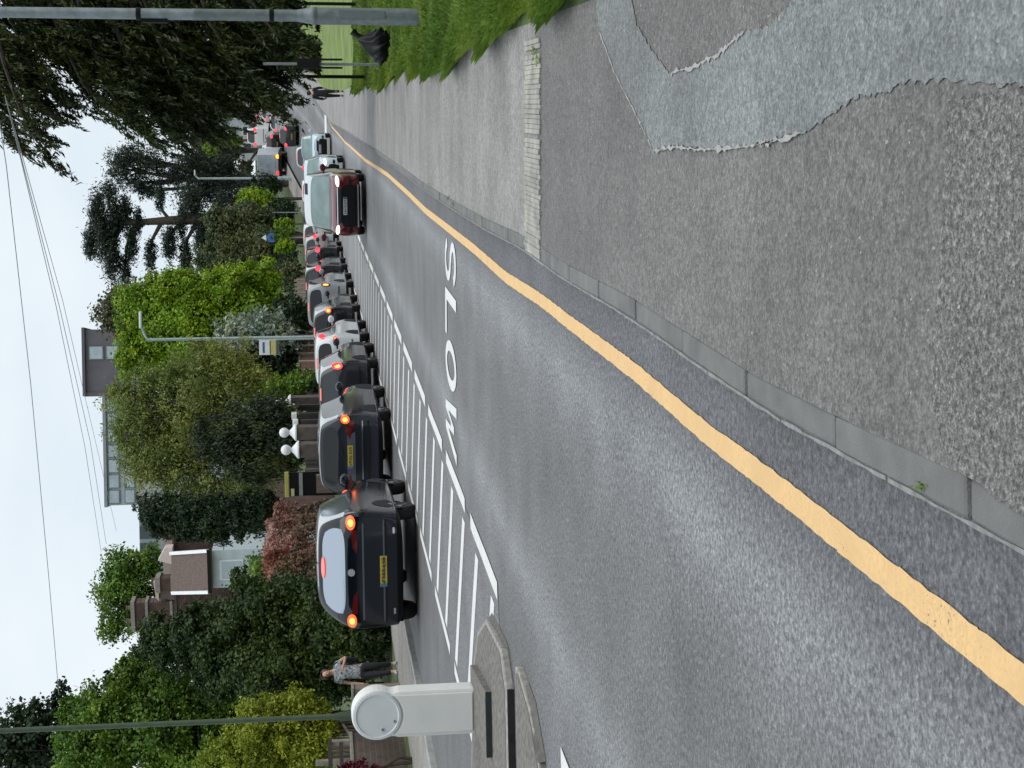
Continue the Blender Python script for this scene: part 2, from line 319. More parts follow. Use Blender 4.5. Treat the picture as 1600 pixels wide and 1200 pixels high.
# SLOW, written for the traffic coming towards us
def letters(name, m):
    T = .30; t = .13
    G = {'S': ([(0, 0, .52, t), (0, 0, t, .2), (.52-t, 0, .52, .85), (0, .72, .52, .72+t), (0, .75, t, 1.6), (0, 1.6-t, .52, 1.6), (.52-t, 1.35, .52, 1.6)], .52),
         'L': ([(0, 0, .17, 1.4), (0, 0, .56, .26)], .56),
         'O': (None, .62), 'W': (None, .78)}
    order = ['S', 'L', 'O', 'W']; b = MB()
    # x grows to our left (the driver's right is our left); lines are straight in the road's own frame
    def pt(xr, h):                        # xr: metres leftwards from the start of S; h: height of the letter towards us
        c = -1.62 - xr; Y = 18.45 - h + .17*xr
        return P(Y, c, .0088)
    def poly(pts): b.add([pt(*p) for p in pts], [tuple(range(len(pts)))])
    def ring(outer, inner):
        n = len(outer); b.add([pt(*p) for p in outer+inner], [(i, (i+1) % n, n+(i+1) % n, n+i) for i in range(n)])
    H = 1.42
    def stroke(path, wx, wy):             # ribbon along a path, wx wide across, wy deep along the road
        for (x0, h0), (x1, h1) in zip(path, path[1:]):
            if abs(h1-h0) > abs(x1-x0)*1.2: q = [(x0-wx/2, h0), (x0+wx/2, h0), (x1+wx/2, h1), (x1-wx/2, h1)]
            else: q = [(x0, h0-wy/2), (x0, h0+wy/2), (x1, h1+wy/2), (x1, h1-wy/2)]
            poly(q)
    def ell(cx, cy, rx, ry, a0, a1, wx, wy, n=12):
        o_ = []; i_ = []
        for k in range(n+1):
            a = a0+(a1-a0)*k/n; o_.append((cx+rx*math.cos(a), cy+ry*math.sin(a))); i_.append((cx+(rx-wx)*math.cos(a), cy+(ry-wy)*math.sin(a)))
        for k in range(n): poly([o_[k], o_[k+1], i_[k+1], i_[k]])
    # letters run from S (at the right in this view, start 0) to W
    ell(.27, 1.03, .27, .39, R_(15), R_(270), .12, .20); ell(.27, .39, .27, .39, R_(-165), R_(90), .12, .165)
    poly([(.66, 0), (.80, 0), (.80, H), (.66, H)]); poly([(.80, 0), (1.24, 0), (1.24, .20), (.80, .20)])
    ell(1.56, H/2, .30, H/2, 0, 2*math.pi, .13, .22, 24)
    x = 1.96; k = .70; m_ = H*.78; tk = .125
    top = [(0, H), (tk, H), (.235, .36), (.35-.045, m_), (.35+.045, m_), (.465, .36), (k-tk, H), (k, H)]
    bot = [(0, H), (.165, 0), (.275, 0), (.35-.045+.02, m_-.42), (.35+.045-.02, m_-.42), (.425, 0), (.535, 0), (k, H)]
    for q in range(7): poly([(x+top[q][0], top[q][1]), (x+top[q+1][0], top[q+1][1]), (x+bot[q+1][0], bot[q+1][1])] + ([(x+bot[q][0], bot[q][1])] if q else []))
    return struct(b.build(name, m, fix=False))
letters('slow_marking', M_white)
# repair patch and coarse strip on the near footway (flat sheets with ragged edges)
def sheet(name, pix, m, dz, jit=.02, sub=10, seed=2):
    rn = random.Random(seed); g = [gnd(x, y, .1) for x, y in pix]; pts = []
    for a, bq in zip(g, g[1:]+g[:1]):
        for k in range(sub):
            p = a+(bq-a)*k/sub; pts.append((p[0]+rn.uniform(-jit, jit), p[1]+rn.uniform(-jit, jit)))
    bm = bmesh.new(); vs = [bm.verts.new((x, y, zt(y)+.1+dz)) for x, y in pts]
    f = bm.faces.new(vs); f.normal_update()
    if f.normal.z < 0: f.normal_flip()
    bmesh.ops.triangulate(bm, faces=[f]); me = bpy.data.meshes.new(name); bm.to_mesh(me); bm.free()
    me.materials.append(m); o = bpy.data.objects.new(name, me); C.objects.link(o); return struct(o)
PATCH = [(930, -25), (936, 40), (962, 110), (1000, 185), (1024, 236), (1058, 228), (1092, 232), (1140, 232), (1205, 222), (1262, 205), (1310, 176), (1345, 150), (1385, 148), (1420, 128), (1500, 124), (1580, 133), (1650, 135), (1650, -60), (1246, -40), (1236, 8), (1205, 40), (1160, 52), (1130, 82), (1088, 104), (1050, 116), (1022, 80), (996, 40), (984, -25)]
sheet('footway_patch', PATCH, M_patch, .004, .009, 12)
sheet('coarse_footway_strip', [(1488, 158), (1482, 300), (1472, 450), (1462, 600), (1478, 700), (1520, 745), (1590, 792), (1900, 960), (1900, 140), (1580, 140)], M_chip, .008, .006, 8)
M_patch_edge = mat('pale mortar edge', (.36, .355, .34), .9, .2, 20)
rn = random.Random(4); b = MB()
def ribbon(pix, wmax, seed):
    g = [gnd(x, y, .1) for x, y in pix]; pts = []
    for a_, c_ in zip(g, g[1:]):
        for k in range(14): pts.append(a_+(c_-a_)*k/14)
    L1 = []; L2 = []
    for i, p in enumerate(pts):
        d = pts[min(i+1, len(pts)-1)]-pts[max(i-1, 0)]; d = d/np.linalg.norm(d); nv = np.array([d[1], -d[0], 0]); w1 = wmax*max(.05, rn.random()**2*(.4+.6*math.sin(i*.37)**2)); w2 = wmax*rn.random()**2*.8
        L1.append(p+nv*w1); L2.append(p-nv*w2)
    n = len(pts); b.add([(p[0], p[1], .1085) for p in L1+L2], [(i, i+1, n+i+1, n+i) for i in range(n-1)])
ribbon([(1022, 236), (1058, 229), (1092, 233), (1140, 233), (1205, 223), (1215, 218)], .020, 1)
ribbon([(1190, 224), (1205, 222), (1262, 206)], .022, 2)
ribbon([(1165, 50), (1130, 82), (1088, 104), (1050, 116)], .024, 3)
ribbon([(936, 40), (962, 110), (1000, 185), (1022, 232)], .012, 4)
struct(b.build('patch_edge_mortar', M_patch_edge, fix=False))
# ribbed concrete channel laid across the footway
M_chan = mat('pale ribbed concrete', (.35, .34, .305), .85, .32, 6, bump=.4, bscale=90)
b = MB(); A0, A1 = gnd(834, 398, .1), gnd(834, 62, .1); n = 44
dv = (A1-A0)/n
for i in range(n):
    p = A0+dv*i; hgt = .110+.007*(i % 2)*rn.uniform(.4, 1.2)+rn.uniform(0, .003); wv = .345+.03*math.sin(i*1.7)*rn.random()
    k_ = SL*wv; q = [(p[0]-k_, p[1]-wv), (p[0]+dv[0]*.97-k_, p[1]+dv[1]-wv), (p[0]+dv[0]*.97+k_, p[1]+dv[1]+wv), (p[0]+k_, p[1]+wv)]
    if i in (24, 41): continue
    b.prism(q, .05, hgt)
struct(b.build('footway_channel', M_chan, bevel=.004))
# traffic island: two raised kerbed pads with a crossing gap between
M_isl = mat('island paving', (.17, .160, .145), .9, .40, 16, bump=.7, bscale=40, detail=8)
M_kface = mat('kerb face shade', (.018, .017, .016), .9, .4, 8)  # shade on the island's front faces, put into a near-black colour
M_ikerb = mat('island kerb', (.31, .298, .275), .85, .30, 18, bump=.4, bscale=90, detail=7)
M_ramp = mat('dark tarmac fillet', (.13, .125, .115), .9, .2, 14, bump=.5, bscale=90)
def island(poly, h, name):
    cx = sum(p[0] for p in poly)/len(poly); cy = sum(p[1] for p in poly)/len(poly)
    inn = [(x+(cx-x)*.05, y+(cy-y)*.075) for x, y in poly]
    b = MB(); n = len(poly)
    vs = [(x, y, -.05) for x, y in poly]+[(x, y, h) for x, y in poly]+[(x, y, h) for x, y in inn]
    b.add(vs, [(i, (i+1) % n, n+(i+1) % n, n+i) for i in range(n)]+[(n+i, n+(i+1) % n, 2*n+(i+1) % n, 2*n+i) for i in range(n)], 0)
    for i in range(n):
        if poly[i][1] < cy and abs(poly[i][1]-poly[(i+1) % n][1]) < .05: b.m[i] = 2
    b.add([(x, y, h+.003) for x, y in inn], [tuple(range(n))], 1)
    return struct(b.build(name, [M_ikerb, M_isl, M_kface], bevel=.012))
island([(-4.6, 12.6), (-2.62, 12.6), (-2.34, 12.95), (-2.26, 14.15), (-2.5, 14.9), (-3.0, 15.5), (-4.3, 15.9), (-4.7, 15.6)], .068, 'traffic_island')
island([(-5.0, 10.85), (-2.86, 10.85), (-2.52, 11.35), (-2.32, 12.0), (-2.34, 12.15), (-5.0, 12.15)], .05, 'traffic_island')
b = MB()
b.add([(-2.62, 12.58, .004), (-2.30, 12.98, .004), (-2.18, 14.1, .004), (-2.30, 14.2, .06), (-2.37, 13.05, .062), (-2.62, 12.62, .062)], [(0, 1, 4, 5), (1, 2, 3, 4)])
b.add([(-2.80, 10.83, .004), (-2.46, 11.3, .004), (-2.38, 11.7, .004), (-2.46, 11.7, .055), (-2.56, 11.36, .058), (-2.82, 10.88, .058)], [(0, 1, 4, 5), (1, 2, 3, 4)])
struct(b.build('island_kerb_fillet', M_ramp))
gp = gnd(773, 1108, .0); b = MB(); b.box((gp[0]-.06, 14.42, .095), (.62, 1.36, .075)); b.m = [0, 0, 1, 0, 0, 0]
struct(b.build('island_plinth', [M_isl, mat('dark green plinth face', (.018, .028, .026), .8, .2, 10)], bevel=.008))
# ---------------------------------------------------------------- vehicles
M_glass = mat('tinted car glass', (.05, .058, .06), .06, 0, metal=.25, spec=.6)
M_glassd = mat('dark privacy glass', (.012, .014, .016), .06, 0, metal=0, spec=.45)
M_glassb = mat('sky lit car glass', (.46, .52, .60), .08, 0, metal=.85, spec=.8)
M_glassg = mat('greenish windscreen glass', (.20, .27, .26), .07, .35, 1.3, metal=.5, spec=.8)
M_plast = mat('black bumper plastic', (.008, .008, .009), .6, .2, 20, spec=.25)
M_tyre = mat('tyre rubber', (.015, .015, .016), .85, .2, 20)
M_rim = mat('alloy rim', (.20, .205, .21), .4, 0, metal=.8)
M_chrome = mat('chrome trim', (.70, .71, .72), .18, 0, metal=1)
M_py = mat('yellow number plate', (.46, .36, .05), .5, .06, 30)
M_pw = mat('white number plate', (.55, .57, .60), .5, .06, 30)
M_pb = mat('blue plate band', (.06, .13, .24), .5, 0)
M_pink = mat('plate characters', (.05, .045, .02), .6, 0)
M_brake = mat('lit brake light', (.5, .03, .01), .25, 0, emit=(1, .10, .02), estr=1.6)
M_brakep = mat('lit red brake light', (.5, .02, .03), .25, 0, emit=(1, .06, .09), estr=1.1)
M_core = mat('brake light bulb', (.8, .2, .05), .3, 0, emit=(1, .30, .06), estr=2.6)
M_amber = mat('lit amber indicator', (.7, .25, .02), .3, 0, emit=(1, .36, .04), estr=2.0)
M_lens = mat('dark red tail lens', (.10, .008, .008), .12, 0, coat=1)
M_third = mat('high brake light glow', (.6, .12, .12), .3, 0, emit=(1, .22, .20), estr=.75)
M_head = mat('lit headlight', (.9, .85, .7), .2, 0, emit=(1, .86, .62), estr=1.25)
M_headoff = mat('clear headlight lens', (.55, .58, .6), .1, 0, metal=.4)
def paint(name, col, metal=.15): m = mat(name, col, .35, 0, metal=metal, coat=1.0, spec=.0); m.node_tree.nodes['Principled BSDF'].inputs['Coat IOR'].default_value = 1.55; m.node_tree.nodes['Principled BSDF'].inputs['Coat Roughness'].default_value = .11; return m

def car_body(root, Ln, W, H, pm, lowm, rk=.5, sill=.27, bumper_plastic=.42, hood=.62, cowl=.30, belt=.60, gl=None, roof_w=.70, rbelt=.68, hdr=.02, roofm=None):
    """cage -> subdivided -> split by material into body, trim and window meshes"""
    gl = gl or {}
    hw = W/2; zb = H*belt; zh = H*hood; zr = H
    yc = Ln*(1-cowl); yw = yc-Ln*.17
    wt = hw*roof_w
    rings = []
    def ring(ys, wl, wm, wb, wtp, z3, zbelt, ztop, zs=sill):
        return [(0, ys[0], zs), (wl*.85, ys[1], zs), (wl*.99, ys[2], zs+.10), (wm, ys[3], z3), (wb, ys[4], zbelt), (wtp*1.02, ys[5], ztop-.085), (wtp*.80, ys[6], ztop-.012), (0, ys[7], ztop)]
    z3 = H*.40
    rings.append(ring([.16, .15, .04, 0, .015, .03+rk*.86, .03+rk, .01+rk], hw*.91, hw*.965, hw*.94, wt*.97, H*(rbelt-.13), H*rbelt, zr-.04))
    rings.append(ring([.34, .30, .20, .17, .20, .22+rk*.84, .22+rk, .20+rk], hw*.97, hw*.99, hw*.955, wt*.98, H*(rbelt-.16), (H*rbelt+zb)/2, zr-.015))
    rings.append(ring([Ln*.24]*5+[Ln*.24+rk*.5]*3, hw*.98, hw, hw*.965, wt, z3, zb, zr))
    rings.append(ring([Ln*.42]*8, hw*.98, hw*1.0, hw*.965, wt, z3, zb-.01, zr))
    rings.append(ring([yw+.25]*4+[yw+.18, yw, yw, yw-.04], hw*.98, hw, hw*.965, wt*.98, z3, zb-.02, zr-hdr))
    r5 = ring([yc-.1]*4+[yc-.12, yc-.05, yc+.02, yc+.07], hw*.98, hw*.995, hw*.95, hw*.86, z3, zb-.05, zh+.12)
    r5[5] = (hw*.85, yc-.06, zb+.02); r5[6] = (hw*.70, yc+.02, zb+.02); r5[7] = (0, yc+.08, zb+.03); rings.append(r5)
    y6 = yc+(Ln-yc)*.55
    r6 = ring([y6]*8, hw*.98, hw*.99, hw*.93, hw*.8, z3, zh-.04, zh); r6[5] = (hw*.82, y6, zh); r6[6] = (hw*.55, y6, zh+.02); r6[7] = (0, y6, zh+.025); rings.append(r6)
    y7 = Ln-.14
    r7 = ring([y7-.05]*3+[y7]+[y7-.10]*4, hw*.92, hw*.95, hw*.86, hw*.7, z3, zh-.13, zh-.1); r7[5] = (hw*.75, y7-.12, zh-.085); r7[6] = (hw*.5, y7-.04, zh-.075); r7[7] = (0, y7, zh-.07); rings.append(r7)
    r8 = ring([Ln-.12, Ln-.10, Ln-.03, Ln, Ln-.05, Ln-.07, Ln-.06, Ln-.06], hw*.78, hw*.84, hw*.79, hw*.66, z3, zh-.19, zh-.14); r8[5] = (hw*.68, Ln-.08, zh-.15); r8[6] = (hw*.45, Ln-.03, zh-.14); r8[7] = (0, Ln-.01, zh-.13); rings.append(r8)
    V = []; F = []; MI = []; idx = {}
    for i, r in enumerate(rings):
        for j, (x, y, z) in enumerate(r):
            idx[i, j, 1] = len(V); V.append((x, y, z))
            if j in (0, 7): idx[i, j, -1] = idx[i, j, 1]
            else: idx[i, j, -1] = len(V); V.append((-x, y, z))
    PAINT, PL, RW, SW, WS, RF = 0, 1, 2, 3, 4, 5
    for i in range(len(rings)-1):
        for j in range(7):
            mi = PAINT
            if j == 0: mi = PL
            if j == 1 and bumper_plastic: mi = PL
            if j == 4 and 1 <= i <= 4: mi = SW
            if j in (5, 6) and i == 4: mi = WS
            if (j in (5, 6) and i < 4) or (j == 4 and i == 0): mi = RF  # rear pillars join the roof faces to share its painted sky sheen
            for s in (1, -1):
                f = [idx[i, j, s], idx[i+1, j, s], idx[i+1, j+1, s], idx[i, j+1, s]]
                f = [a for k, a in enumerate(f) if a not in f[:k]]
                F.append(f if s == 1 else f[::-1]); MI.append(mi)
    # end caps in columns
    for i, rear in ((0, True), (len(rings)-1, False)):
        cols = [1.0, .84, .3, -.3, -.84, -1.0]; grid = {}
        for j in range(1, 7):
            x, y, z = rings[i][j]; yb = (-.035 if rear else .035)
            for k, c in enumerate(cols):
                if k == 0: grid[j, k] = idx[i, j, 1]
                elif k == 5: grid[j, k] = idx[i, j, -1]
                else:
                    grid[j, k] = len(V); V.append((x*c, y+yb*(1.4 if abs(c) < .5 else 1), z+(.012 if j > 4 else 0)))
        for j in range(1, 6):
            for k in range(5):
                mi = PAINT
                if rear:
                    if j == 1 and bumper_plastic: mi = PL
                    if j == 4 and k in (1, 2, 3): mi = RW
                else:
                    if j in (1, 2) and k in (1, 2, 3): mi = PL
                f = [grid[j, k], grid[j+1, k], grid[j+1, k+1], grid[j, k+1]]
                F.append(f if not rear else f[::-1]); MI.append(mi)
        # bottom and top closing strips
        bt = [idx[i, 0, 1]]+[grid[1, k] for k in range(6)]; F.append(bt); MI.append(PL)
        tp = [idx[i, 7, 1]]+[grid[6, k] for k in range(6)]; F.append(tp); MI.append(PAINT)
    me = bpy.data.meshes.new('cage'); me.from_pydata(V, [], F); me.update()
    for m in range(6): me.materials.append(pm)
    me.polygons.foreach_set('material_index', MI)
    bm = bmesh.new(); bm.from_mesh(me); bmesh.ops.recalc_face_normals(bm, faces=bm.faces)
    cl = bm.edges.layers.float.new('crease_edge')
    for e in bm.edges:
        ms = {f.material_index for f in e.link_faces}
        if len(ms) > 1 and ms != {0, 5}: e[cl] = .72
    bm.to_mesh(me); bm.free()
    ob = bpy.data.objects.new('cage', me); C.objects.link(ob)
    sb = ob.modifiers.new('s', 'SUBSURF'); sb.levels = 3; sb.render_levels = 3
    dg = bpy.context.evaluated_depsgraph_get(); dg.update()
    ev = bpy.data.meshes.new_from_object(ob.evaluated_get(dg)); bpy.data.objects.remove(ob); 
    co = np.empty(len(ev.vertices)*3, dtype=np.float32); ev.vertices.foreach_get('co', co); co = co.reshape(-1, 3)
    mn, mxx = co.min(0), co.max(0)
    co[:, 0] *= W/(mxx[0]-mn[0]); co[:, 1] = (co[:, 1]-mn[1])*Ln/(mxx[1]-mn[1]); co[:, 2] = sill+(co[:, 2]-mn[2])*(H-sill)/(mxx[2]-mn[2])
    ev.vertices.foreach_set('co', co.ravel()); ev.update()
    bm = bmesh.new(); bm.from_mesh(ev); bvh = BVHTree.FromBMesh(bm)
    bm.faces.ensure_lookup_table()
    groups = {}
    for f in bm.faces:
        k = f.material_index
        if k == SW: k = 'R' if f.calc_center_median().x > 0 else 'L'
        groups.setdefault(k, []).append(f)
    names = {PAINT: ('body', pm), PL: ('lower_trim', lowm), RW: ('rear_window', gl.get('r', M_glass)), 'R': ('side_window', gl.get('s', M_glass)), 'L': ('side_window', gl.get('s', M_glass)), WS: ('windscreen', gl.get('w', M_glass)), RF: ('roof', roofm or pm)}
    for k, fs in groups.items():
        nm, m = names[k]; vi = {}; vv = []; ff = []
        for f in fs:
            t = []
            for v in f.verts:
                if v.index not in vi: vi[v.index] = len(vv); vv.append(tuple(v.co))
                t.append(vi[v.index])
            ff.append(t)
        m2 = bpy.data.meshes.new(nm); m2.from_pydata(vv, [], ff); m2.update(); m2.materials.append(m)
        m2.polygons.foreach_set('use_smooth', [True]*len(ff))
        o = bpy.data.objects.new(nm, m2); C.objects.link(o); o.parent = root
    bm.free(); bpy.data.meshes.remove(me); bpy.data.meshes.remove(ev)
    return bvh

def panel(bvh, name, corners, m, parent, rear=True, nx=8, nz=5, off=.012, deep=.05, oval=False):
    """a fitted panel: corners (x, z) seen from behind (or front), pressed onto the body and given thickness"""
    d = Vector((0, 1, 0)) if rear else Vector((0, -1, 0)); o0 = -5 if rear else 12
    (ax, az), (bx, bz), (cx, cz), (dx, dz) = corners      # bottom-left, bottom-right, top-right, top-left
    pts = []
    for k in range(nz+1):
        for i in range(nx+1):
            u, v = i/nx, k/nz
            if oval:
                a, b2 = 2*u-1, 2*v-1
                a, b2 = a*math.sqrt(1-b2*b2/2), b2*math.sqrt(1-a*a/2); u, v = (a+1)/2, (b2+1)/2
            x = (ax*(1-u)+bx*u)*(1-v)+(dx*(1-u)+cx*u)*v; z = (az*(1-u)+bz*u)*(1-v)+(dz*(1-u)+cz*u)*v
            h = bvh.ray_cast(Vector((x, o0, z)), d)
            pts.append((x, h[0].y if h[0] else None, z))
    ysv = [p[1] for p in pts if p[1] is not None]
    if not ysv: return None
    lim = (min(ysv)+.55) if rear else (max(ysv)-.55)
    fb = sum(ysv)/len(ysv)
    pts = [(x, (fb if y is None else (min(y, lim) if rear else max(y, lim))), z) for x, y, z in pts]
    sg = -1 if rear else 1
    fr = [(x, y+sg*off, z) for x, y, z in pts]; bk = [(x, y-sg*deep, z) for x, y, z in pts]
    n = len(fr); W_ = nx+1; F = []
    for k in range(nz):
        for i in range(nx):
            a = k*W_+i; F.append((a, a+1, a+W_+1, a+W_)); 
    rim = [i for i in range(nx+1)]+[k*W_+nx for k in range(1, nz+1)]+[nz*W_+i for i in range(nx-1, -1, -1)]+[k*W_ for k in range(nz-1, 0, -1)]
    for a, b2 in zip(rim, rim[1:]+rim[:1]): F.append((a, n+a, n+b2, b2))
    b = MB(); b.add(fr+bk, F); return b.build(name, m, parent, smooth=True)

def arch(bvh, parent, y, r, side):
    V = []; F = []; n = 16; rr = [.0, r*.6, r*1.12]; zc = r
    pr = []
    for q in rr:
        for k in range(n):
            a = 2*math.pi*k/n; yy, zz = y+q*math.cos(a), max(zc+q*math.sin(a), .25)
            h = bvh.ray_cast(Vector((side*5, yy, zz)), Vector((-side, 0, 0)))
            x = h[0].x if h[0] else None; pr.append((x, yy, zz))
    xs = [p[0] for p in pr if p[0] is not None]
    if not xs: return
    mx_ = sum(xs)/len(xs)
    V = [((mx_ if x is None else x)+side*.006, yy, zz) for x, yy, zz in pr]
    F = [(i*n+k, i*n+(k+1) % n, (i+1)*n+(k+1) % n, (i+1)*n+k) for i in range(2) for k in range(n)]
    b = MB(); b.add(V, F); b.build('wheel_arch', M_plast, parent, smooth=True)
def wheel(parent, x, y, r, wd, side, spokes=5):
    b = MB(); prof = [(r*.62, -wd/2), (r*.9, -wd/2), (r*.985, -wd*.36), (r, -wd*.2), (r, wd*.2), (r*.985, wd*.36), (r*.9, wd/2), (r*.62, wd/2), (r*.58, 0), (r*.62, -wd/2)]
    b.lathe(prof, (0, 0, 0), 28, 0, 'x'); o = b.build('wheel', M_tyre, parent, smooth=True); o.location = (x, y, r)
    b = MB(); b.lathe([(0, -.02), (r*.10, -.02), (r*.12, .0), (r*.16, -.01)], (side*wd*.42, 0, 0), 14, 0, 'x')
    for k in range(spokes):
        a = 2*math.pi*k/spokes
        b.tube([(side*wd*.40, r*.1*math.cos(a), r*.1*math.sin(a)), (side*wd*.43, r*.6*math.cos(a), r*.6*math.sin(a))], [r*.07, r*.09], 6)
    b.lathe([(r*.54, -wd*.1), (r*.64, wd*.1), (r*.64, wd*.02), (r*.54, -wd*.1)], (side*wd*.38, 0, 0), 28, 0, 'x')
    b.lathe([(0, 0), (r*.56, 0)], (side*wd*.30, 0, 0), 20, 0, 'x')
    b.build('rim', M_rim, o, smooth=True)
def mirror(parent, x, y, z, m, side):
    b = MB(); b.box((side*.02, 0, 0), (.10, .10, .05)); b.lathe([(0, -.10), (.07, -.09), (.095, -.04), (.10, .04), (.08, .09), (0, .10)], (side*.13, 0, .03), 12, 0, 'y')
    o = b.build('wing_mirror', m, parent, smooth=True); o.location = (x, y, z); o.scale = (1.15, .8, .95)
def plate(bvh, parent, x, z, wd, h, m, rear=True, chars=7, band=True, seed=1):
    o = panel(bvh, 'number_plate', [(x-wd/2, z-h/2), (x+wd/2, z-h/2), (x+wd/2, z+h/2), (x-wd/2, z+h/2)], m, parent, rear, 4, 2, .02, .03)
    d = Vector((0, 1, 0)) if rear else Vector((0, -1, 0)); sg = 1 if rear else -1
    hit = min([bvh.ray_cast(Vector((x+dx, -5 if rear else 12, z)), d)[0].y*sg for dx in (-.1, 0, .1)])*sg
    y = hit-sg*.026; rn = random.Random(seed); b = MB()
    x0 = x-wd/2+(.07 if band else .02)
    for k in range(chars):
        cx = x0+.03+k*(wd-.11)/chars+(.02 if k > 3 else 0)
        # worn, out-of-focus characters: two uprights and a cross bar of varying height
        for q in (-.013, .013): b.box((cx+q, y, z+rn.uniform(-.008, .008)), (.011, .004, h*rn.uniform(.4, .62)))
        b.box((cx, y, z+rn.choice((-.025, 0, .025))), (.03, .004, .013))
    if o:
        b.build('lettering', M_pink, o, fix=False)
        if band:
            b = MB(); b.box((x-wd/2+.03, y+sg*.001, z), (.055, .006, h*.94)); b.build('plate_band', M_pb, o)
    return o
def wiper(bvh, parent, H):
    h = bvh.ray_cast(Vector((0, -5, H*.66)), Vector((0, 1, 0)))[0]; h2 = bvh.ray_cast(Vector((.36, -5, H*.71)), Vector((0, 1, 0)))[0]
    if h and h2:
        b = MB(); b.tube([h+Vector((0, -.03, 0)), h2+Vector((0, -.03, 0))], [.016, .008], 6); b.build('rear_wiper', M_plast, parent)

M_skyroof = mat('sky sheen roof', (.62, .64, .66), .30, 0, metal=.85, coat=1.0)  # sky reflection on dark cars' roofs, put into a pale metallic colour
def make_car(name, label, cat, pos, col, Ln=4.4, W=1.82, H=1.6, rk=.45, group=None, rz=HEAD, detail=2, light=None, lights=None, gl=None, oncoming=False, plastic=.42, third=True, roof_w=.72, plate_z=.62, belt=.60, seed=1, metal=.15, plate_m=None, sill=.20, chrome_bar=None, rbelt=.68, hood=.62, hdr=.02, roofm=None, wipe=True):
    t = thing(name, label, cat, pos, rz, group)
    pm = paint('paint '+name+str(seed)+str(col), col, metal)
    bvh = car_body(t, Ln, W, H, pm, M_plast, rk, sill, plastic, gl=gl, roof_w=roof_w, belt=belt, rbelt=rbelt, hood=hood, hdr=hdr, roofm=roofm)
    r = H*.205; light = light or M_brake
    for side in (1, -1):
        for y in (Ln*.19, Ln*.80):
            wheel(t, side*(W/2-.15), y, r, .22, side)
            if detail > 0: arch(bvh, t, y, r, side)
        if detail > 0: mirror(t, side*W*.485, Ln*.64, H*.66, pm, side)
    hw = W/2
    if not oncoming:
        L_ = lights or [(.60, .615, .90, .70)]          # fractions of half width and of height
        for side in (-1, 1):
            for (x0, z0, x1, z1) in L_:
                c = [(side*hw*x0, H*z0), (side*hw*x1, H*z0), (side*hw*x1, H*z1), (side*hw*x0, H*z1)]
                if side < 0: c = [c[1], c[0], c[3], c[2]]
                ln = panel(bvh, 'tail_light', c, light, t, True, 8, 6, .022, .05, oval=True)
                if detail > 1 and ln:
                    mxx, mz = side*hw*(x0+x1)/2, H*(z0+z1)/2; q = (x1-x0)*hw*.26; q2 = (z1-z0)*H*.30
                    panel(bvh, 'bulb', [(mxx-q, mz-q2), (mxx+q, mz-q2), (mxx+q, mz+q2), (mxx-q, mz+q2)], M_core, ln, True, 6, 6, .028, 0, oval=True)
        plate(bvh, t, 0, plate_z, .52, .115, plate_m or M_py, True, seed=seed)
        if third: panel(bvh, 'high_brake_light', [(-.17, H*.955), (.17, H*.955), (.15, H*.972), (-.15, H*.972)], M_third, t, True, 8, 3, .02, .04)
        if detail > 0 and wipe: wiper(bvh, t, H)
        panel(bvh, 'bumper_strip', [(-hw*.86, H*.315), (hw*.86, H*.315), (hw*.86, H*.335), (-hw*.86, H*.335)], M_chrome if chrome_bar else M_plast, t, True, 16, 2, .016, .04)
    else:
        H = min(H, 1.6)
        for side in (-1, 1):
            c = [(side*hw*.58, H*.475), (side*hw*.93, H*.485), (side*hw*.92, H*.56), (side*hw*.60, H*.54)]
            if side < 0: c = [c[1], c[0], c[3], c[2]]
            panel(bvh, 'headlight', c, light, t, False, 8, 6, .02, .05, oval=True)
            c = [(side*hw*.66, H*.24), (side*hw*.90, H*.24), (side*hw*.88, H*.31), (side*hw*.68, H*.31)]
            if side < 0: c = [c[1], c[0], c[3], c[2]]
            panel(bvh, 'fog_light', c, M_plast, t, False, 6, 4, .016, .04, oval=True)
        panel(bvh, 'grille', [(-hw*.52, H*.43), (hw*.52, H*.43), (hw*.56, H*.505), (-hw*.56, H*.505)], M_plast, t, False, 12, 4, .014, .04)
        panel(bvh, 'grille_bar', [(-hw*.56, H*.508), (hw*.56, H*.508), (hw*.57, H*.523), (-hw*.57, H*.523)], M_chrome, t, False, 12, 2, .02, .04)
        panel(bvh, 'lower_grille', [(-hw*.60, H*.19), (hw*.60, H*.19), (hw*.64, H*.31), (-hw*.64, H*.31)], M_plast, t, False, 12, 4, .014, .04)
        plate(bvh, t, 0, H*.375, .52, .115, M_pw, False, seed=seed)
    return t, bvh

def lane(Y, c=-7.9): return P(Y, c, .0)
GQ = 'cars queuing in the far lane'
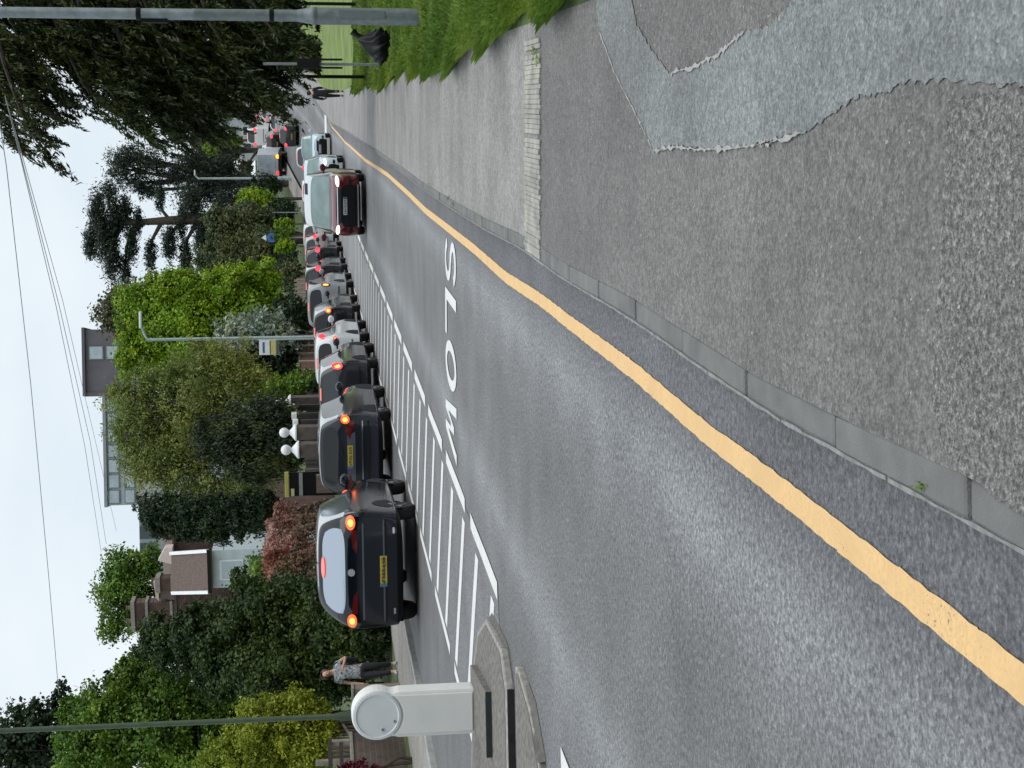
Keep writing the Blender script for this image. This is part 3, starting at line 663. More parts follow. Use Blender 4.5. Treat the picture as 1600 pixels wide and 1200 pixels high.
# 1: the dark blue SUV nearest to us
def suv_near():
    t, bv = make_car('dark_suv', 'dark blue SUV nearest the camera at the tail of the queue, brake lights lit', 'car', lane(24.7, -7.77), (.004, .007, .013), 4.75, 2.03, 1.72, .62, GQ, light=M_brake,
                     lights=[(.70, .615, .93, .705)], gl={'r': M_glassb, 's': M_glassb, 'w': M_glassd}, third=False, plate_z=.60, belt=.64, rbelt=.715, seed=11, metal=0, sill=.26, roofm=M_skyroof, wipe=False, rz=-.075, roof_w=.76)
    H, hw = 1.72, 1.015
    panel(bv, 'high_brake_light', [(-.19, H*.915), (.19, H*.915), (.17, H*.948), (-.17, H*.948)], M_third, t, True, 10, 4, .03, .05, oval=True)
    for s in (-1, 1):
        c = [(s*.30, H*.60), (s*hw*.70, H*.605), (s*hw*.70, H*.66), (s*.42, H*.645)]
        panel(bv, 'inner_tail_lens', c if s > 0 else [c[1], c[0], c[3], c[2]], M_lens, t, True, 8, 3, .014, .04)
        panel(bv, 'bumper_reflector', [(s*.68-.05, H*.235), (s*.68+.05, H*.235), (s*.68+.05, H*.255), (s*.68-.05, H*.255)], M_chrome, t, True, 4, 2, .014, .03)
    panel(bv, 'emblem', [(-.06, H*.625), (.06, H*.625), (.06, H*.695), (-.06, H*.695)], M_headoff, t, True, 8, 8, .03, .04, oval=True)
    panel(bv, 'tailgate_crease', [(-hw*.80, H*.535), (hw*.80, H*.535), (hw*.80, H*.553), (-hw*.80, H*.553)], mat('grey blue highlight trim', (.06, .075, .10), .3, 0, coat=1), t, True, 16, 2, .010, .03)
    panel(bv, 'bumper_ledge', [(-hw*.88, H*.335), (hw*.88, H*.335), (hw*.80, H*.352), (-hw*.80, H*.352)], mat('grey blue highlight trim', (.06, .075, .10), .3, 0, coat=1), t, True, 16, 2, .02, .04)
    b = MB(); b.tube([(0, 1.0, H-.02), (0, .86, H+.07)], [.02, .006], 6); b.build('roof_aerial', M_plast, t)
    return t
suv_near()
def suv_second():
    t, bv = make_car('dark_suv', 'boxy dark grey SUV second in the queue, with a chrome bumper strip', 'car', lane(32.5, -7.7), (.018, .022, .03), 4.3, 1.86, 1.63, .13, GQ, light=M_brake,
                     lights=[(.80, .575, .99, .69)], gl={'r': M_glassd, 's': M_glassd, 'w': M_glassd}, third=False, plate_z=.93, belt=.64, rbelt=.735, seed=12, metal=.1, roof_w=.80, roofm=M_skyroof)
    H, hw = 1.63, .93
    panel(bv, 'chrome_strip', [(-hw*.86, H*.395), (hw*.86, H*.395), (hw*.86, H*.412), (-hw*.86, H*.412)], M_chrome, t, True, 16, 2, .02, .04)
    for s in (-1, 1):
        c = [(s*hw*.42, H*.57), (s*hw*.86, H*.50), (s*hw*.88, H*.62), (s*hw*.62, H*.635)]
        panel(bv, 'inner_tail_lens', c if s > 0 else [c[1], c[0], c[3], c[2]], M_lens, t, True, 8, 4, .012, .04)
    panel(bv, 'plate_recess', [(-hw*.60, H*.50), (hw*.60, H*.50), (hw*.52, H*.61), (-hw*.52, H*.61)], mat('grey tailgate', (.09, .10, .12), .35, 0, metal=.3, coat=1), t, True, 10, 4, .010, .03)
suv_second()
make_car('dark_hatchback', 'dark hatchback with red brake lights squeezed between the boxy grey SUV and the white hatchback', 'car', lane(38.1, -7.45), (.03, .03, .034), 3.9, 1.74, 1.56, .20, GQ, light=M_brakep, lights=[(.78, .60, .98, .78)], gl={'r': M_glass, 's': M_glass}, seed=13, roofm=M_skyroof)
def white_hatch():
    t, bv = make_car('white_hatchback', 'white hatchback with tall red brake lights and an amber yellow plate', 'car', lane(43.2, -7.55), (.74, .77, .79), 3.95, 1.72, 1.62, .28, GQ, light=M_brakep,
             lights=[(.83, .80, .985, .92), (.80, .585, .97, .665)], gl={'r': M_glassd, 's': M_glass}, seed=14, plate_z=.56, metal=0, plate_m=mat('amber number plate', (.62, .33, .04), .5, .06, 30), roof_w=.80, plastic=.42)
    H, hw = 1.62, .86
    panel(bv, 'bumper_grey_panel', [(-hw*.7, H*.40), (hw*.7, H*.40), (hw*.62, H*.52), (-hw*.62, H*.52)], mat('grey bumper panel', (.22, .24, .25), .5, 0), t, True, 10, 4, .010, .04)
white_hatch()
make_car('black_hatchback', 'black car showing one amber light and one red, ahead of the white hatchback', 'car', lane(50.2, -7.7), (.015, .015, .018), 4.2, 1.78, 1.62, .18, GQ, light=M_brake, lights=[(.76, .62, .97, .73)], gl={'r': M_glassd, 's': M_glass}, seed=15, roofm=M_skyroof, plate_m=mat('dull plate', (.16, .14, .06), .5, 0))
make_car('grey_suv', 'tall silver grey SUV with black lower body half hidden behind the black car', 'car', lane(56.6, -7.7), (.30, .32, .33), 4.5, 1.86, 1.80, .14, GQ, light=M_lens, lights=[(.86, .5, .99, .7)], gl={'r': M_glassd, 's': M_glass}, seed=16, roof_w=.82)
make_car('black_suv', 'black tall car with pink red lights lit, past the silver grey SUV', 'car', lane(63.5, -7.75), (.012, .012, .016), 4.4, 1.80, 1.86, .14, GQ, light=M_brakep, lights=[(.72, .62, .98, .75)], gl={'r': M_glass, 's': M_glass}, seed=17, detail=1, roof_w=.8, roofm=M_skyroof)
make_car('black_car', 'black car with pale roof behind the black tall car in the queue', 'car', lane(69.5, -7.55), (.02, .02, .024), 4.2, 1.80, 1.76, .18, GQ, light=M_brakep, lights=[(.72, .62, .98, .75)], seed=18, detail=1)
make_car('silver_car', 'silver car with red light just left of the maroon oncoming car', 'car', lane(76, -7.5), (.42, .44, .45), 4.2, 1.80, 1.78, .18, GQ, light=M_brakep, lights=[(.72, .62, .98, .75)], seed=19, detail=1)
make_car('pale_car', 'pale car in the queue hidden behind the maroon oncoming car', 'car', lane(83, -7.4), (.62, .62, .66), 4.2, 1.80, 1.78, .18, GQ, light=M_brakep, lights=[(.72, .62, .98, .75)], seed=20, detail=1)
# on the hill, past the bend
far = [('white_car', 'white car near the top of the visible queue on the hill', (418, 193), 166, (.72, .72, .73), 1.8, 1.6, .4),
       ('silver_car', 'silver car left of the hill queue below the white van', (424, 240), 150, (.5, .52, .54), 1.8, 1.55, .4),
       ('white_van', 'white van with red lights high on the hill beside the tree', (411, 214), 158, (.72, .74, .74), 1.95, 2.6, .12),
       ('black_car', 'black car with pink brake light climbing the hill in front of a white van', (432, 226), 140, (.02, .02, .024), 1.9, 1.7, .4),
       ('dark_car', 'dark car with a pale roof and pink light right behind the pale blue cars', (465, 214), 122, (.05, .05, .055), 1.72, 1.65, .4),
       ('white_car', 'white car further up the queue past the dark car with the pink light', (446, 192), 136, (.70, .72, .72), 1.75, 1.55, .4),
       ('pink_lit_car', 'small white car with red glow where the queue goes under the tree', (434, 176), 150, (.68, .66, .67), 1.75, 1.55, .4),
       ('silver_car', 'silver car partly behind the nearer pale blue car', (474, 246), 104, (.45, .48, .49), 1.75, 1.6, .4),
       ('white_car', 'white car with pink lights showing above the maroon car', (478, 300), 91, (.66, .62, .64), 1.8, 1.75, .35)]
for k, (nm, lb, (px, py), Y, col, W_, H_, rk_) in enumerate(far):
    q = at(px, py, Y)
    make_car(nm, lb, 'van' if 'van' in nm else 'car', (q[0], Y, zt(Y)), col, 4.4 if W_ < 1.93 else 5.2, W_, H_, rk_, 'cars on the hill past the bend', rz=HEAD-.18 if Y > 110 else HEAD, light=M_brakep, lights=[(.6, .60, .98, .74)], seed=30+k, detail=0)
# oncoming
def red_car():
    t, bv = make_car('maroon_car', 'maroon car driving towards the camera with its headlights on', 'car', P(43.7+4.4, -2.98), (.115, .006, .014), 4.4, 1.88, 1.82, .45, 'oncoming cars', rz=HEAD+math.pi, light=M_head, gl={'w': M_glassg, 's': M_glass}, oncoming=True, seed=41, metal=.0, belt=.56, hood=.55, sill=.14, roof_w=.80, hdr=.20, roofm=paint('sky pale roof', (.62, .66, .69)))  # roof coloured pale to stand for the sky reflected in it
    panel(bv, 'rear_view_mirror', [(-.54, 1.70), (-.20, 1.70), (-.20, 1.79), (-.54, 1.79)], M_plast, t, False, 6, 3, .02, .03)
    panel(bv, 'bumper_lip', [(-.62, .20), (.62, .20), (.62, .235), (-.62, .235)], M_chrome, t, False, 12, 2, .03, .04)
red_car()
make_car('pale_blue_car', 'pale blue car following the maroon car with a headlight lit', 'car', P(64.5+4.2, -3.15), (.52, .63, .70), 4.2, 1.74, 1.76, .45, 'oncoming cars', rz=HEAD+math.pi, light=M_head, gl={'w': M_glassg, 's': M_glass}, oncoming=True, seed=42, metal=.1, hdr=.14, hood=.58)
make_car('pale_blue_car', 'pale blue car with unlit headlights, last of the three oncoming cars', 'car', P(86+4.2, -2.75), (.50, .61, .69), 4.2, 1.72, 1.70, .45, 'oncoming cars', rz=HEAD+math.pi, light=M_headoff, gl={'w': M_glassg, 's': M_glass}, oncoming=True, seed=43, metal=.1)
# grey lorry with orange rear light by the far lamp
def lorry():
    q = at(425, 260, 135); t = thing('grey_lorry', 'grey lorry with an orange rear lamp beside the distant lamp post', 'lorry', (q[0], 135, zt(135)), HEAD-.1)
    b = MB(); b.box((0, 3.2, 1.85), (1.85, 4.2, 1.9)); b.build('box_body', mat('lorry grey', (.46, .51, .55), .5, .15, 2), t, bevel=.05)
    b = MB(); b.box((0, 6.3, 1.45), (2.0, 1.6, 1.7)); b.build('cab', mat('lorry white', (.7, .72, .73), .4, .08, 2), t, bevel=.15)
    b = MB(); b.box((0, 3.3, .72), (1.9, 6.2, .25)); b.build('chassis', M_plast, t)
    b = MB(); b.box((0, 1.08, 1.9), (1.5, .04, 1.4)); b.build('rear_door', mat('lorry rear door', (.42, .49, .54), .5, .25, 2), t)
    for s in (-1, 1):
        b = MB(); b.lathe([(0, -.06), (.17, -.06), (.19, -.01), (.14, .0)], (s*.75, 1.02, .95), 14, 0, 'y'); b.build('tail_light', M_amber if s > 0 else M_brakep, t)
        for y in (1.9, 6.2): wheel(t, s*.9, y, .42, .26, s)
lorry()
# ---------------------------------------------------------------- street furniture
M_galv = mat('galvanised steel', (.20, .235, .25), .5, .22, 9, metal=.35, bump=.15, bscale=60)
M_green = mat('dark green painted post', (.045, .075, .04), .5, .2, 6)
M_palepost = mat('pale lamp post', (.33, .40, .40), .5, .12, 6, metal=.2)
M_black = mat('black painted metal', (.006, .006, .007), .6, .2, 12, spec=.2)
M_bol = mat('off white bollard plastic', (.74, .76, .75), .45, .07, 2.5, hue=(.74, .745, .72))
M_bol2 = mat('grey white bollard face', (.67, .71, .735), .4, .06, 3)
# illuminated keep-left style bollard (blank face) on the island
def bollard():
    g = gnd(745, 1110, .075); t = thing('traffic_bollard', 'white round headed traffic bollard with a blank disc standing on the island', 'bollard', (g[0]+.06, 14.92, .07), HEAD*.35)
    wd, R = .236, .256; zc = 1.03
    pts = [(-wd, .05), (-wd*.8, 0), (wd*.8, 0), (wd, .05)]
    a0 = math.asin(.80); prof = [(wd, .05)]
    prof += [(wd, zc-R*.86)]+[(R*math.cos(a), zc+R*math.sin(a)) for a in np.linspace(-.55, math.pi+.55, 26)]+[(-wd, zc-R*.86), (-wd, .05), (-wd*.8, 0), (wd*.8, 0)]
    b = MB(); b.hprism(prof, -.10, .16); b.build('body', M_bol, t, bevel=.03)
    # raised disc with a rim, and the curved top edge of the lower panel
    b = MB(); b.lathe([(R*.93, 0), (R*.93, -.018), (R*.84, -.022), (R*.80, -.012), (0, -.010)], (0, -.105, zc), 40, 0, 'y'); b.build('disc', M_bol2, t, smooth=True)
    lower = [(-wd*.84, .07), (wd*.84, .07), (wd*.84, zc-R*.88)]+[(R*.98*math.cos(a), zc+R*1.02*math.sin(a)) for a in np.linspace(-.62, -math.pi+.62, 16)]+[(-wd*.84, zc-R*.88)]
    b = MB(); b.hprism(lower, -.116, -.09); b.build('front_panel', M_bol, t, bevel=.01)
    b = MB(); b.lathe([(0, -.02), (.012, -.02), (.014, 0)], (-.14, -.118, zc-.05), 10, 0, 'y'); b.lathe([(0, -.02), (.010, -.02), (.012, 0)], (-.06, -.118, zc-.17), 10, 0, 'y'); b.build('screw', M_galv, t)
    b = MB(); b.box((0, .03, .01), (.56, .36, .03)); b.build('base_plate', M_black, t, bevel=.008)
bollard()
def lamp_near():
    g = gnd(664, 27, .1); t = thing('lamp_post', 'thick galvanised lamp post rising from the grass verge close to the footway', 'lamp post', (g[0], g[1], zt(g[1])+.1))
    b = MB(); b.lathe([(.112, -.2), (.112, 1.42), (.112, 1.44), (.118, 1.45), (.118, 1.50), (.105, 1.52), (.085, 1.66), (.079, 1.70)], (0, 0, 0), 20); b.build('base', M_galv, t, smooth=True)
    b = MB(); b.lathe([(.078, 1.68), (.074, 3.0), (.076, 3.01), (.076, 3.06), (.073, 3.07), (.064, 8.6)], (0, 0, 0), 18); b.build('shaft', M_galv, t, smooth=True)
    b = MB(); b.tube([(0, 0, 8.5), (-.1, .02, 8.9), (-.5, .05, 9.05), (-1.4, .1, 9.1)], [.05, .045, .04, .03], 8); b.build('bracket_arm', M_galv, t, smooth=True)
    b = MB(); b.box((-1.6, .1, 9.08), (.7, .28, .10)); b.build('lantern', M_galv, t, bevel=.03)
    b = MB(); b.box((0, -.112, .85), (.11, .012, .62)); b.build('access_door', mat('galvanised door', (.19, .225, .245), .5, .1, 9, metal=.3), t, bevel=.003)
    b = MB(); b.lathe([(.082, 2.0), (.086, 2.01), (.086, 2.05), (.082, 2.06)], (0, 0, 0), 16); b.build('strap', M_black, t)
    b = MB(); b.lathe([(.08, 3.72), (.082, 3.73), (.082, 3.77), (.08, 3.78)], (0, 0, 0), 16); b.build('strap', M_black, t)
    b = MB(); b.box((-.09, 0, 3.55), (.05, .06, .34)); b.build('cable_box', M_black, t)
lamp_near()
def post_green():
    t = thing('lamp_post', 'slim dark green lamp post in front of the lime yellow shrub at the left', 'lamp post', (*P(27.0, -11.0)[:2], zt(27)+.1))
    q = at(560, 1118, 27.0); t.location = (q[0], 27.0, zt(27)+.1); q2 = at(0, 1142, 27.0); dx = (q2[0]-q[0])
    hh = q2[2]-.1
    b = MB(); b.tube([(0, 0, -.2), (0, 0, 1.2), (dx*.12, 0, 1.35), (dx, 0, hh), (dx*1.25, 0, hh+2.2)], [.085, .085, .048, .045, .042], 10); b.build('shaft', M_green, t, smooth=True)
    b = MB(); b.tube([(dx*1.25, 0, hh+2.1), (dx*1.25+.4, .05, hh+2.4), (dx*1.25+1.1, .1, hh+2.45)], .035, 8); b.build('bracket_arm', M_green, t)
post_green()
def lamp_far(x0, xt, y, yarm, Y, label, r):
    q = at(xt, y, Y); z0 = zt(Y)+.1; h = q[2]-z0; t = thing('lamp_post', label, 'lamp post', (q[0], Y, z0))
    arm = at(xt, yarm, Y)[0]-q[0]
    b = MB(); b.tube([(0, 0, -.2), (0, 0, 1.3), (0, 0, 1.5), (0, 0, h)], [r*1.5, r*1.5, r, r*.8], 10); b.build('shaft', M_palepost, t, smooth=True)
    b = MB(); b.tube([(0, 0, h-.05), (arm*.25, 0, h+.1), (arm*.6, 0, h+.22)], r*.6, 8); b.build('bracket_arm', M_palepost, t, smooth=True)
    b = MB(); b.box((arm*.8, 0, h+.24), (abs(arm)*.5+.2, .26, .12)); b.build('lantern', mat('pale lantern', (.62, .68, .68), .4, .05, 3), t, bevel=.04)
    return t
lamp_far(480, 229, 531, 492, 66, 'tall pale green lamp post behind the queue, carrying its lantern over the bright lime tree', .085)
lamp_far(450, 309, 279, 268, 130, 'distant pale lamp post at the foot of the hill, left of the conifers', .12)
# bus stop flag
def bus_stop():
    q = at(486, 541, 62.0); t = thing('bus_stop_sign', 'white blue and yellow bus stop flag on a pole beside the tall pale lamp post', 'bus stop', (q[0], 62, zt(62)+.1)); z0 = zt(62)+.1
    zb, ztp = at(436, 541, 62)[2]-z0, at(405, 541, 62)[2]-z0
    b = MB(); b.tube([(.30, 0, -.1), (.30, 0, ztp+.05)], .035, 8); b.build('pole', M_palepost, t)
    b = MB(); b.box((-.02, -.02, (zb+ztp)/2), (.62, .03, ztp-zb)); b.build('flag', mat('sign white', (.72, .75, .76), .5, .05, 4), t, bevel=.008)
    hh = ztp-zb
    b = MB(); b.box((-.02, -.04, ztp-hh*.22), (.44, .012, hh*.10)); b.build('blue_bar', mat('sign blue', (.05, .10, .25), .5, 0), t)
    b = MB(); b.box((-.02, -.04, zb+hh*.32), (.60, .012, hh*.30)); b.build('yellow_panel', mat('sign yellow', (.55, .47, .16), .5, .1, 6), t)
    b = MB(); b.box((-.02, -.048, zb+hh*.45), (.56, .012, hh*.05)); b.box((-.02, -.04, zb+hh*.08), (.60, .012, hh*.14)); b.build('dark_band', mat('sign dark green', (.06, .10, .08), .5, 0), t)
bus_stop()
# blue round sign on a post, with a small white plate above
def blue_sign():
    Y = 104; q = at(455, 371, Y); t = thing('road_sign', 'round blue road sign with a white triangle above it, among the hedges', 'road sign', (q[0], Y, zt(Y)+.1)); z0 = zt(Y)+.1
    zc = at(425, 371, Y)[2]-z0; R = .34
    b = MB(); b.tube([(0, .04, -.1), (0, .04, zc+.55)], .04, 8); b.build('post', M_palepost, t)
    b = MB(); b.lathe([(0, -.03), (R, -.03), (R, 0), (0, 0)], (0, 0, zc), 24, 0, 'y'); b.build('disc', mat('sign blue bright', (.04, .14, .36), .4, .05, 4), t)
    b = MB(); b.lathe([(0, -.02), (R*.42, -.02), (R*.42, 0)], (0, -.035, zc), 16, 0, 'y'); b.build('dark_centre', mat('sign navy', (.012, .04, .18), .4, 0), t)
    b = MB(); b.hprism([(-.22, zc+.40), (.22, zc+.40), (0, zc+.72)], -.03, 0); b.build('triangle', mat('sign white', (.72, .75, .76), .5, .05, 4), t)
blue_sign()
def small_plate():
    Y = 112; q = at(440, 332, Y); z0 = zt(Y)+.1; t = thing('small_sign', 'little white sign plate standing by the hedge behind the blue round sign', 'sign', (q[0], Y, z0)); z = at(413, 332, Y)[2]-z0
    b = MB(); b.tube([(0, .03, -.1), (0, .03, z+.2)], .035, 8); b.build('post', M_palepost, t)
    b = MB(); b.box((0, 0, z), (.42, .03, .30)); b.build('plate', mat('sign white', (.72, .75, .76), .5, .05, 4), t, bevel=.01)
small_plate()
# right verge: sign on two legs round a grey post, plain black posts, tied black sack
def verge_sign():
    Y = 29.5; g = at(585, 100, Y); t = thing('verge_sign', 'grey post with a black two-legged board fixed to it, on the grass verge', 'sign post', (g[0], Y, zt(Y)+.1)); z0 = zt(Y)+.1
    Z = lambda v: at(v, 100, Y)[2]-z0
    b = MB(); b.tube([(0, .05, -.1), (0, .05, Z(411))], .028, 10); b.build('post', M_galv, t, smooth=True)
    b = MB(); b.box((0, 0, (Z(464)+Z(499))/2), (.19, .05, Z(464)-Z(499))); b.build('board', M_black, t, bevel=.006)
    for s in (-1, 1):
        b = MB(); b.box((s*.082, 0, (Z(499)+Z(535))/2), (.034, .045, Z(499)-Z(535))); b.build('leg', M_black, t, bevel=.004)
verge_sign()
def black_post(px, pxt, py, Y, label, r=.035):
    z0 = zt(Y)+.1; q = at(px, py, Y); t = thing('marker_post', label, 'post', (q[0], Y, z0), 0, 'dark posts on the verge')
    h = at(pxt, py, Y)[2]-z0
    b = MB(); b.tube([(0, 0, -.1), (0, 0, h)], r, 10); b.build('shaft', M_black, t, smooth=True)
    b = MB(); b.lathe([(r*1.25, h-.10), (r*1.25, h-.02), (r*.6, h+.03), (0, h+.03)], (0, 0, 0), 10); b.build('cap', M_galv, t)
black_post(550, 467, 120, 38, 'dark post between the two-legged sign and the walker', .045)
black_post(528, 470, 6, 44, 'dark post at the frame edge behind the thick lamp post', .05)
def sack():
    Y = 27.8; q = at(590, 72, Y); t = thing('rubbish_sack', 'full black rubbish sack with a twisted neck lying on the verge grass', 'rubbish sack', (q[0], Y, zt(Y)+.1))
    rn = random.Random(5); bm = bmesh.new(); bmesh.ops.create_icosphere(bm, subdivisions=4, radius=1)
    for v in bm.verts:
        d = v.co.normalized(); z = d.z
        r = .30-.05*max(0, z)-.10*max(0, z)**2
        cre = .05*math.sin(9*math.atan2(d.y, d.x)+4*z)*(1-.5*abs(z))+.03*math.sin(17*d.x+11*d.z)
        v.co = Vector((d.x*(r+cre), d.y*(r*.8+cre), .24+d.z*.25))
        if z > .55: v.co += Vector((.13, 0, .16))*((z-.55)/.45)
        if v.co.z < -.01: v.co.z = -.01
    me = bpy.data.meshes.new('bag'); bm.to_mesh(me); bm.free(); me.materials.append(mat('black polythene', (.005, .006, .008), .42, .2, 12, spec=.3)); me.polygons.foreach_set('use_smooth', [True]*len(me.polygons))
    o = bpy.data.objects.new('bag', me); C.objects.link(o); o.parent = t
    b = MB(); b.tube([(.10, 0, .46), (.15, 0, .56), (.20, 0, .66), (.27, 0, .74)], [.075, .05, .055, .075], 10); b.build('neck', mat('black polythene', (.01, .012, .015), .32, 0), t, smooth=True)
sack()
# ---------------------------------------------------------------- people
M_skin = mat('skin', (.50, .29, .22), .55, .1, 12)
def skin(name, verts, edges, m, parent, lv=2):
    me = bpy.data.meshes.new(name); me.from_pydata([v[:3] for v in verts], edges, []); me.materials.append(m)
    o = bpy.data.objects.new(name, me); C.objects.link(o); o.parent = parent
    md = o.modifiers.new('skin', 'SKIN'); md.use_smooth_shade = True
    for v, s in zip(verts, me.skin_vertices[0].data): s.radius = (v[3], v[4] if len(v) > 4 else v[3])
    me.skin_vertices[0].data[0].use_root = True
    sb = o.modifiers.new('sub', 'SUBSURF'); sb.levels = lv; sb.render_levels = lv
    dg = bpy.context.evaluated_depsgraph_get(); ev = bpy.data.meshes.new_from_object(o.evaluated_get(dg))
    o.modifiers.clear(); o.data = ev; bpy.data.meshes.remove(me)
    ev.polygons.foreach_set('use_smooth', [True]*len(ev.polygons)); return o
def person(label, loc, rz, J, cols, extras):
    t = thing('person', label, 'person', loc, rz)
    Vb = []; E = []
    def chain(pts, start=None):
        k = start
        for p in pts:
            Vb.append(p); i = len(Vb)-1
            if k is not None: E.append((k, i))
            k = i
        return k
    pel = chain([(0, 0, J['hip'], .13, .10)]); wai = chain([(0, 0, J['hip']+.17, .115, .085)], pel); che = chain([(0, -.005, J['sh']-.10, .145, .10)], wai)
    nb = chain([(0, 0, J['sh']+.03, .06)], che); hd = J['head']
    k = chain([(0, hd[1]*.5, J['sh']+.09, .05), (hd[0], hd[1], hd[2]-.03, .068, .082), (hd[0], hd[1], hd[2]+.05, .076, .088), (hd[0], hd[1]+.01, hd[2]+.105, .05, .06)], nb)
    f = J['face']; hi = len(Vb)-3
    chain([(hd[0]+f[0]*.082, hd[1]+f[1]*.082, hd[2]-.005, .022), (hd[0]+f[0]*.108, hd[1]+f[1]*.108, hd[2]-.022, .013)], hi)
    for arm in J['arms']:
        (sx, sy, sz), (ex, ey, ez), (hx, hy, hz) = arm
        wr = chain([(sx, sy, sz, .052), ((sx+ex)/2, (sy+ey)/2, (sz+ez)/2, .043), (ex, ey, ez, .036), ((ex+hx)/2, (ey+hy)/2, (ez+hz)/2, .032), (hx, hy, hz, .024)], che)
        d = (Vector((hx, hy, hz))-Vector((ex, ey, ez))).normalized(); sd_ = Vector((1, 0, 0)).cross(d)
        sd_ = sd_.normalized() if sd_.length > .1 else Vector((0, 1, 0))
        nrm = d.cross(sd_)
        pm_ = Vector((hx, hy, hz))+d*.05; pk = chain([(*pm_, .030, .018)], wr)
        for q, ln in ((-1.5, .055), (-.5, .068), (.5, .072), (1.5, .062)):
            b0 = pm_+d*.035+sd_*q*.017; chain([(*b0, .0085), (*(b0+d*ln*.5+nrm*.008), .0075), (*(b0+d*ln*.85+nrm*.026), .0065)], pk)
        b0 = pm_-sd_*.032+d*-.012; chain([(*b0, .011), (*(b0-sd_*.018+d*.032+nrm*.01), .009)], pk)
    for leg in J['legs']:
        (hx, hy, hz), (kx, ky, kz), (ax, ay, az), (tx, ty) = leg
        chain([(hx, hy, hz, .088), ((hx+kx)/2, (hy+ky)/2, (hz+kz)/2, .078), (kx, ky, kz, .056), ((kx+ax)/2, (ky+ay)/2, (kz+az)/2+.03, .054), (ax, ay, az, .036), (ax+tx*.06, ay+ty*.06, .035, .036, .028), (ax+tx*.14, ay+ty*.14, .025, .035, .02)], pel)
    skin('body', Vb, E, M_skin, t)
    # clothes
    V2 = [(0, 0, J['hip']-.10, .19, .155), (0, 0, J['hip']+.10, .155, .12), (0, 0, J['hip']+.24, .145, .112), (0, -.005, J['sh']-.10, .172, .125), (0, 0, J['sh']+.005, .10, .075)]
    E2 = [(0, 1), (1, 2), (2, 3), (3, 4)]
    for arm in J['arms']:
        s, e = Vector(arm[0]), Vector(arm[1]); i = len(V2); sl = J['sleeve']
        V2 += [(*s, .072), (*(s+(e-s)*min(sl, 1)), .06)]; E2 += [(3, i), (i, i+1)]
        if sl > 1: V2.append((*(e+(Vector(arm[2])-e)*(sl-1)), .046)); E2.append((i+1, i+2))
    skin('top', V2, E2, cols['top'], t)
    V3 = [(0, 0, J['hip']+.06, .168, .13), (0, 0, J['hip']-.04, .172, .135)]; E3 = [(0, 1)]
    for leg in J['legs']:
        (hx, hy, hz), (kx, ky, kz), (ax, ay, az), _ = leg; i = len(V3)
        V3 += [(hx, hy, hz-.06, .116), ((hx+kx)/2, (hy+ky)/2, (hz+kz)/2, .088), (kx, ky, kz, .07), (ax+(kx-ax)*.10, ay+(ky-ay)*.10, az+(kz-az)*.10, .056)]
        E3 += [(1, i), (i, i+1), (i+1, i+2), (i+2, i+3)]
    skin('trousers', V3, E3, cols['trousers'], t)
    for leg in J['legs']:
        (ax, ay, az), (tx, ty) = leg[2], leg[3]
        skin('shoe', [(ax-tx*.03, ay-ty*.03, .055, .046, .05), (ax+tx*.05, ay+ty*.05, .04, .046, .04), (ax+tx*.16, ay+ty*.16, .03, .042, .03)], [(0, 1), (1, 2)], cols['shoe'], t)
    hx, hy, hz = hd
    skin('hair', [(hx-f[0]*.02, hy-f[1]*.02, hz+.10, .102, .105), (hx-f[0]*.055, hy-f[1]*.055, hz+.03, .102, .09), (hx-f[0]*.08, hy-f[1]*.08, hz-.07, .07, .055)]+J.get('bun', []), [(0, 1), (1, 2)]+([(1, 3)] if J.get('bun') else []), cols['hair'], t)
    sd2 = Vector((-f[1], f[0], 0))
    for s in (-1, 1):
        p = Vector((hx, hy, hz+.012))+Vector((f[0], f[1], 0))*.083+sd2*s*.03
        b = MB(); b.lathe([(0, -.010), (.009, -.004), (.009, .004), (0, .010)], tuple(p), 8); b.build('eye', M_black, t, smooth=True)
    p = Vector((hx, hy, hz-.055))+Vector((f[0], f[1], 0))*.078
    b = MB(); b.tube([p-sd2*.022, p+Vector((f[0], f[1], 0))*.004, p+sd2*.022], [.004, .007, .004], 6); b.build('mouth', mat('lips', (.34, .12, .11), .5, 0), t)
    extras(t); return t
M_fl = mat('grey patterned blouse', (.16, .18, .20), .8, .75, 26, hue=(.34, .36, .38))
def bag1(t):
    b = MB(); b.box((.235, .03, .93), (.10, .24, .26)); b.build('handbag', M_black, t, bevel=.03)
    b = MB(); b.tube([(.20, .04, 1.05), (.235, .0, 1.16), (.20, -.06, 1.26), (.14, -.05, 1.33), (.10, .05, 1.31), (.19, .09, 1.05)], .013, 6); b.build('strap', M_black, t)
g = gnd(621, 1046, .1)
person('woman in grey patterned top and dark trousers walking past the white bollard', (g[0], g[1], zt(g[1])+.1), .12,
       dict(hip=.80, sh=1.28, head=(-.035, -.03, 1.43), face=(.25, -.968), sleeve=.55, bun=[(.06, .07, 1.52, .05)],
            arms=[((.165, 0, 1.24), (.30, .0, 1.05), (.13, -.17, 1.11)), ((-.165, 0, 1.24), (-.235, .03, .98), (-.25, -.06, .74))],
            legs=[((.085, 0, .76), (.10, -.05, .43), (.115, .08, .08), (.2, -.98)), ((-.085, 0, .76), (-.07, -.10, .43), (-.03, -.14, .08), (-.1, -.99))]),
       dict(top=M_fl, trousers=mat('dark trousers', (.012, .014, .020), .8, .3, 20), shoe=mat('white soled dark shoe', (.05, .05, .07), .6, .6, 30, hue=(.4, .4, .42)), hair=mat('brown hair', (.09, .055, .03), .6, .4, 40)), bag1)
def bag2(t):
    b = MB(); b.tube([(.14, -.05, 1.02), (.24, -.06, .98), (.27, -.06, .86), (.22, -.06, .74), (.14, -.05, .70)], .018, 6); b.build('bag_handle', M_black, t)
g = at(533, 146, 62.0)
M_dk = mat('black coat', (.008, .008, .012), .85, .3, 20)
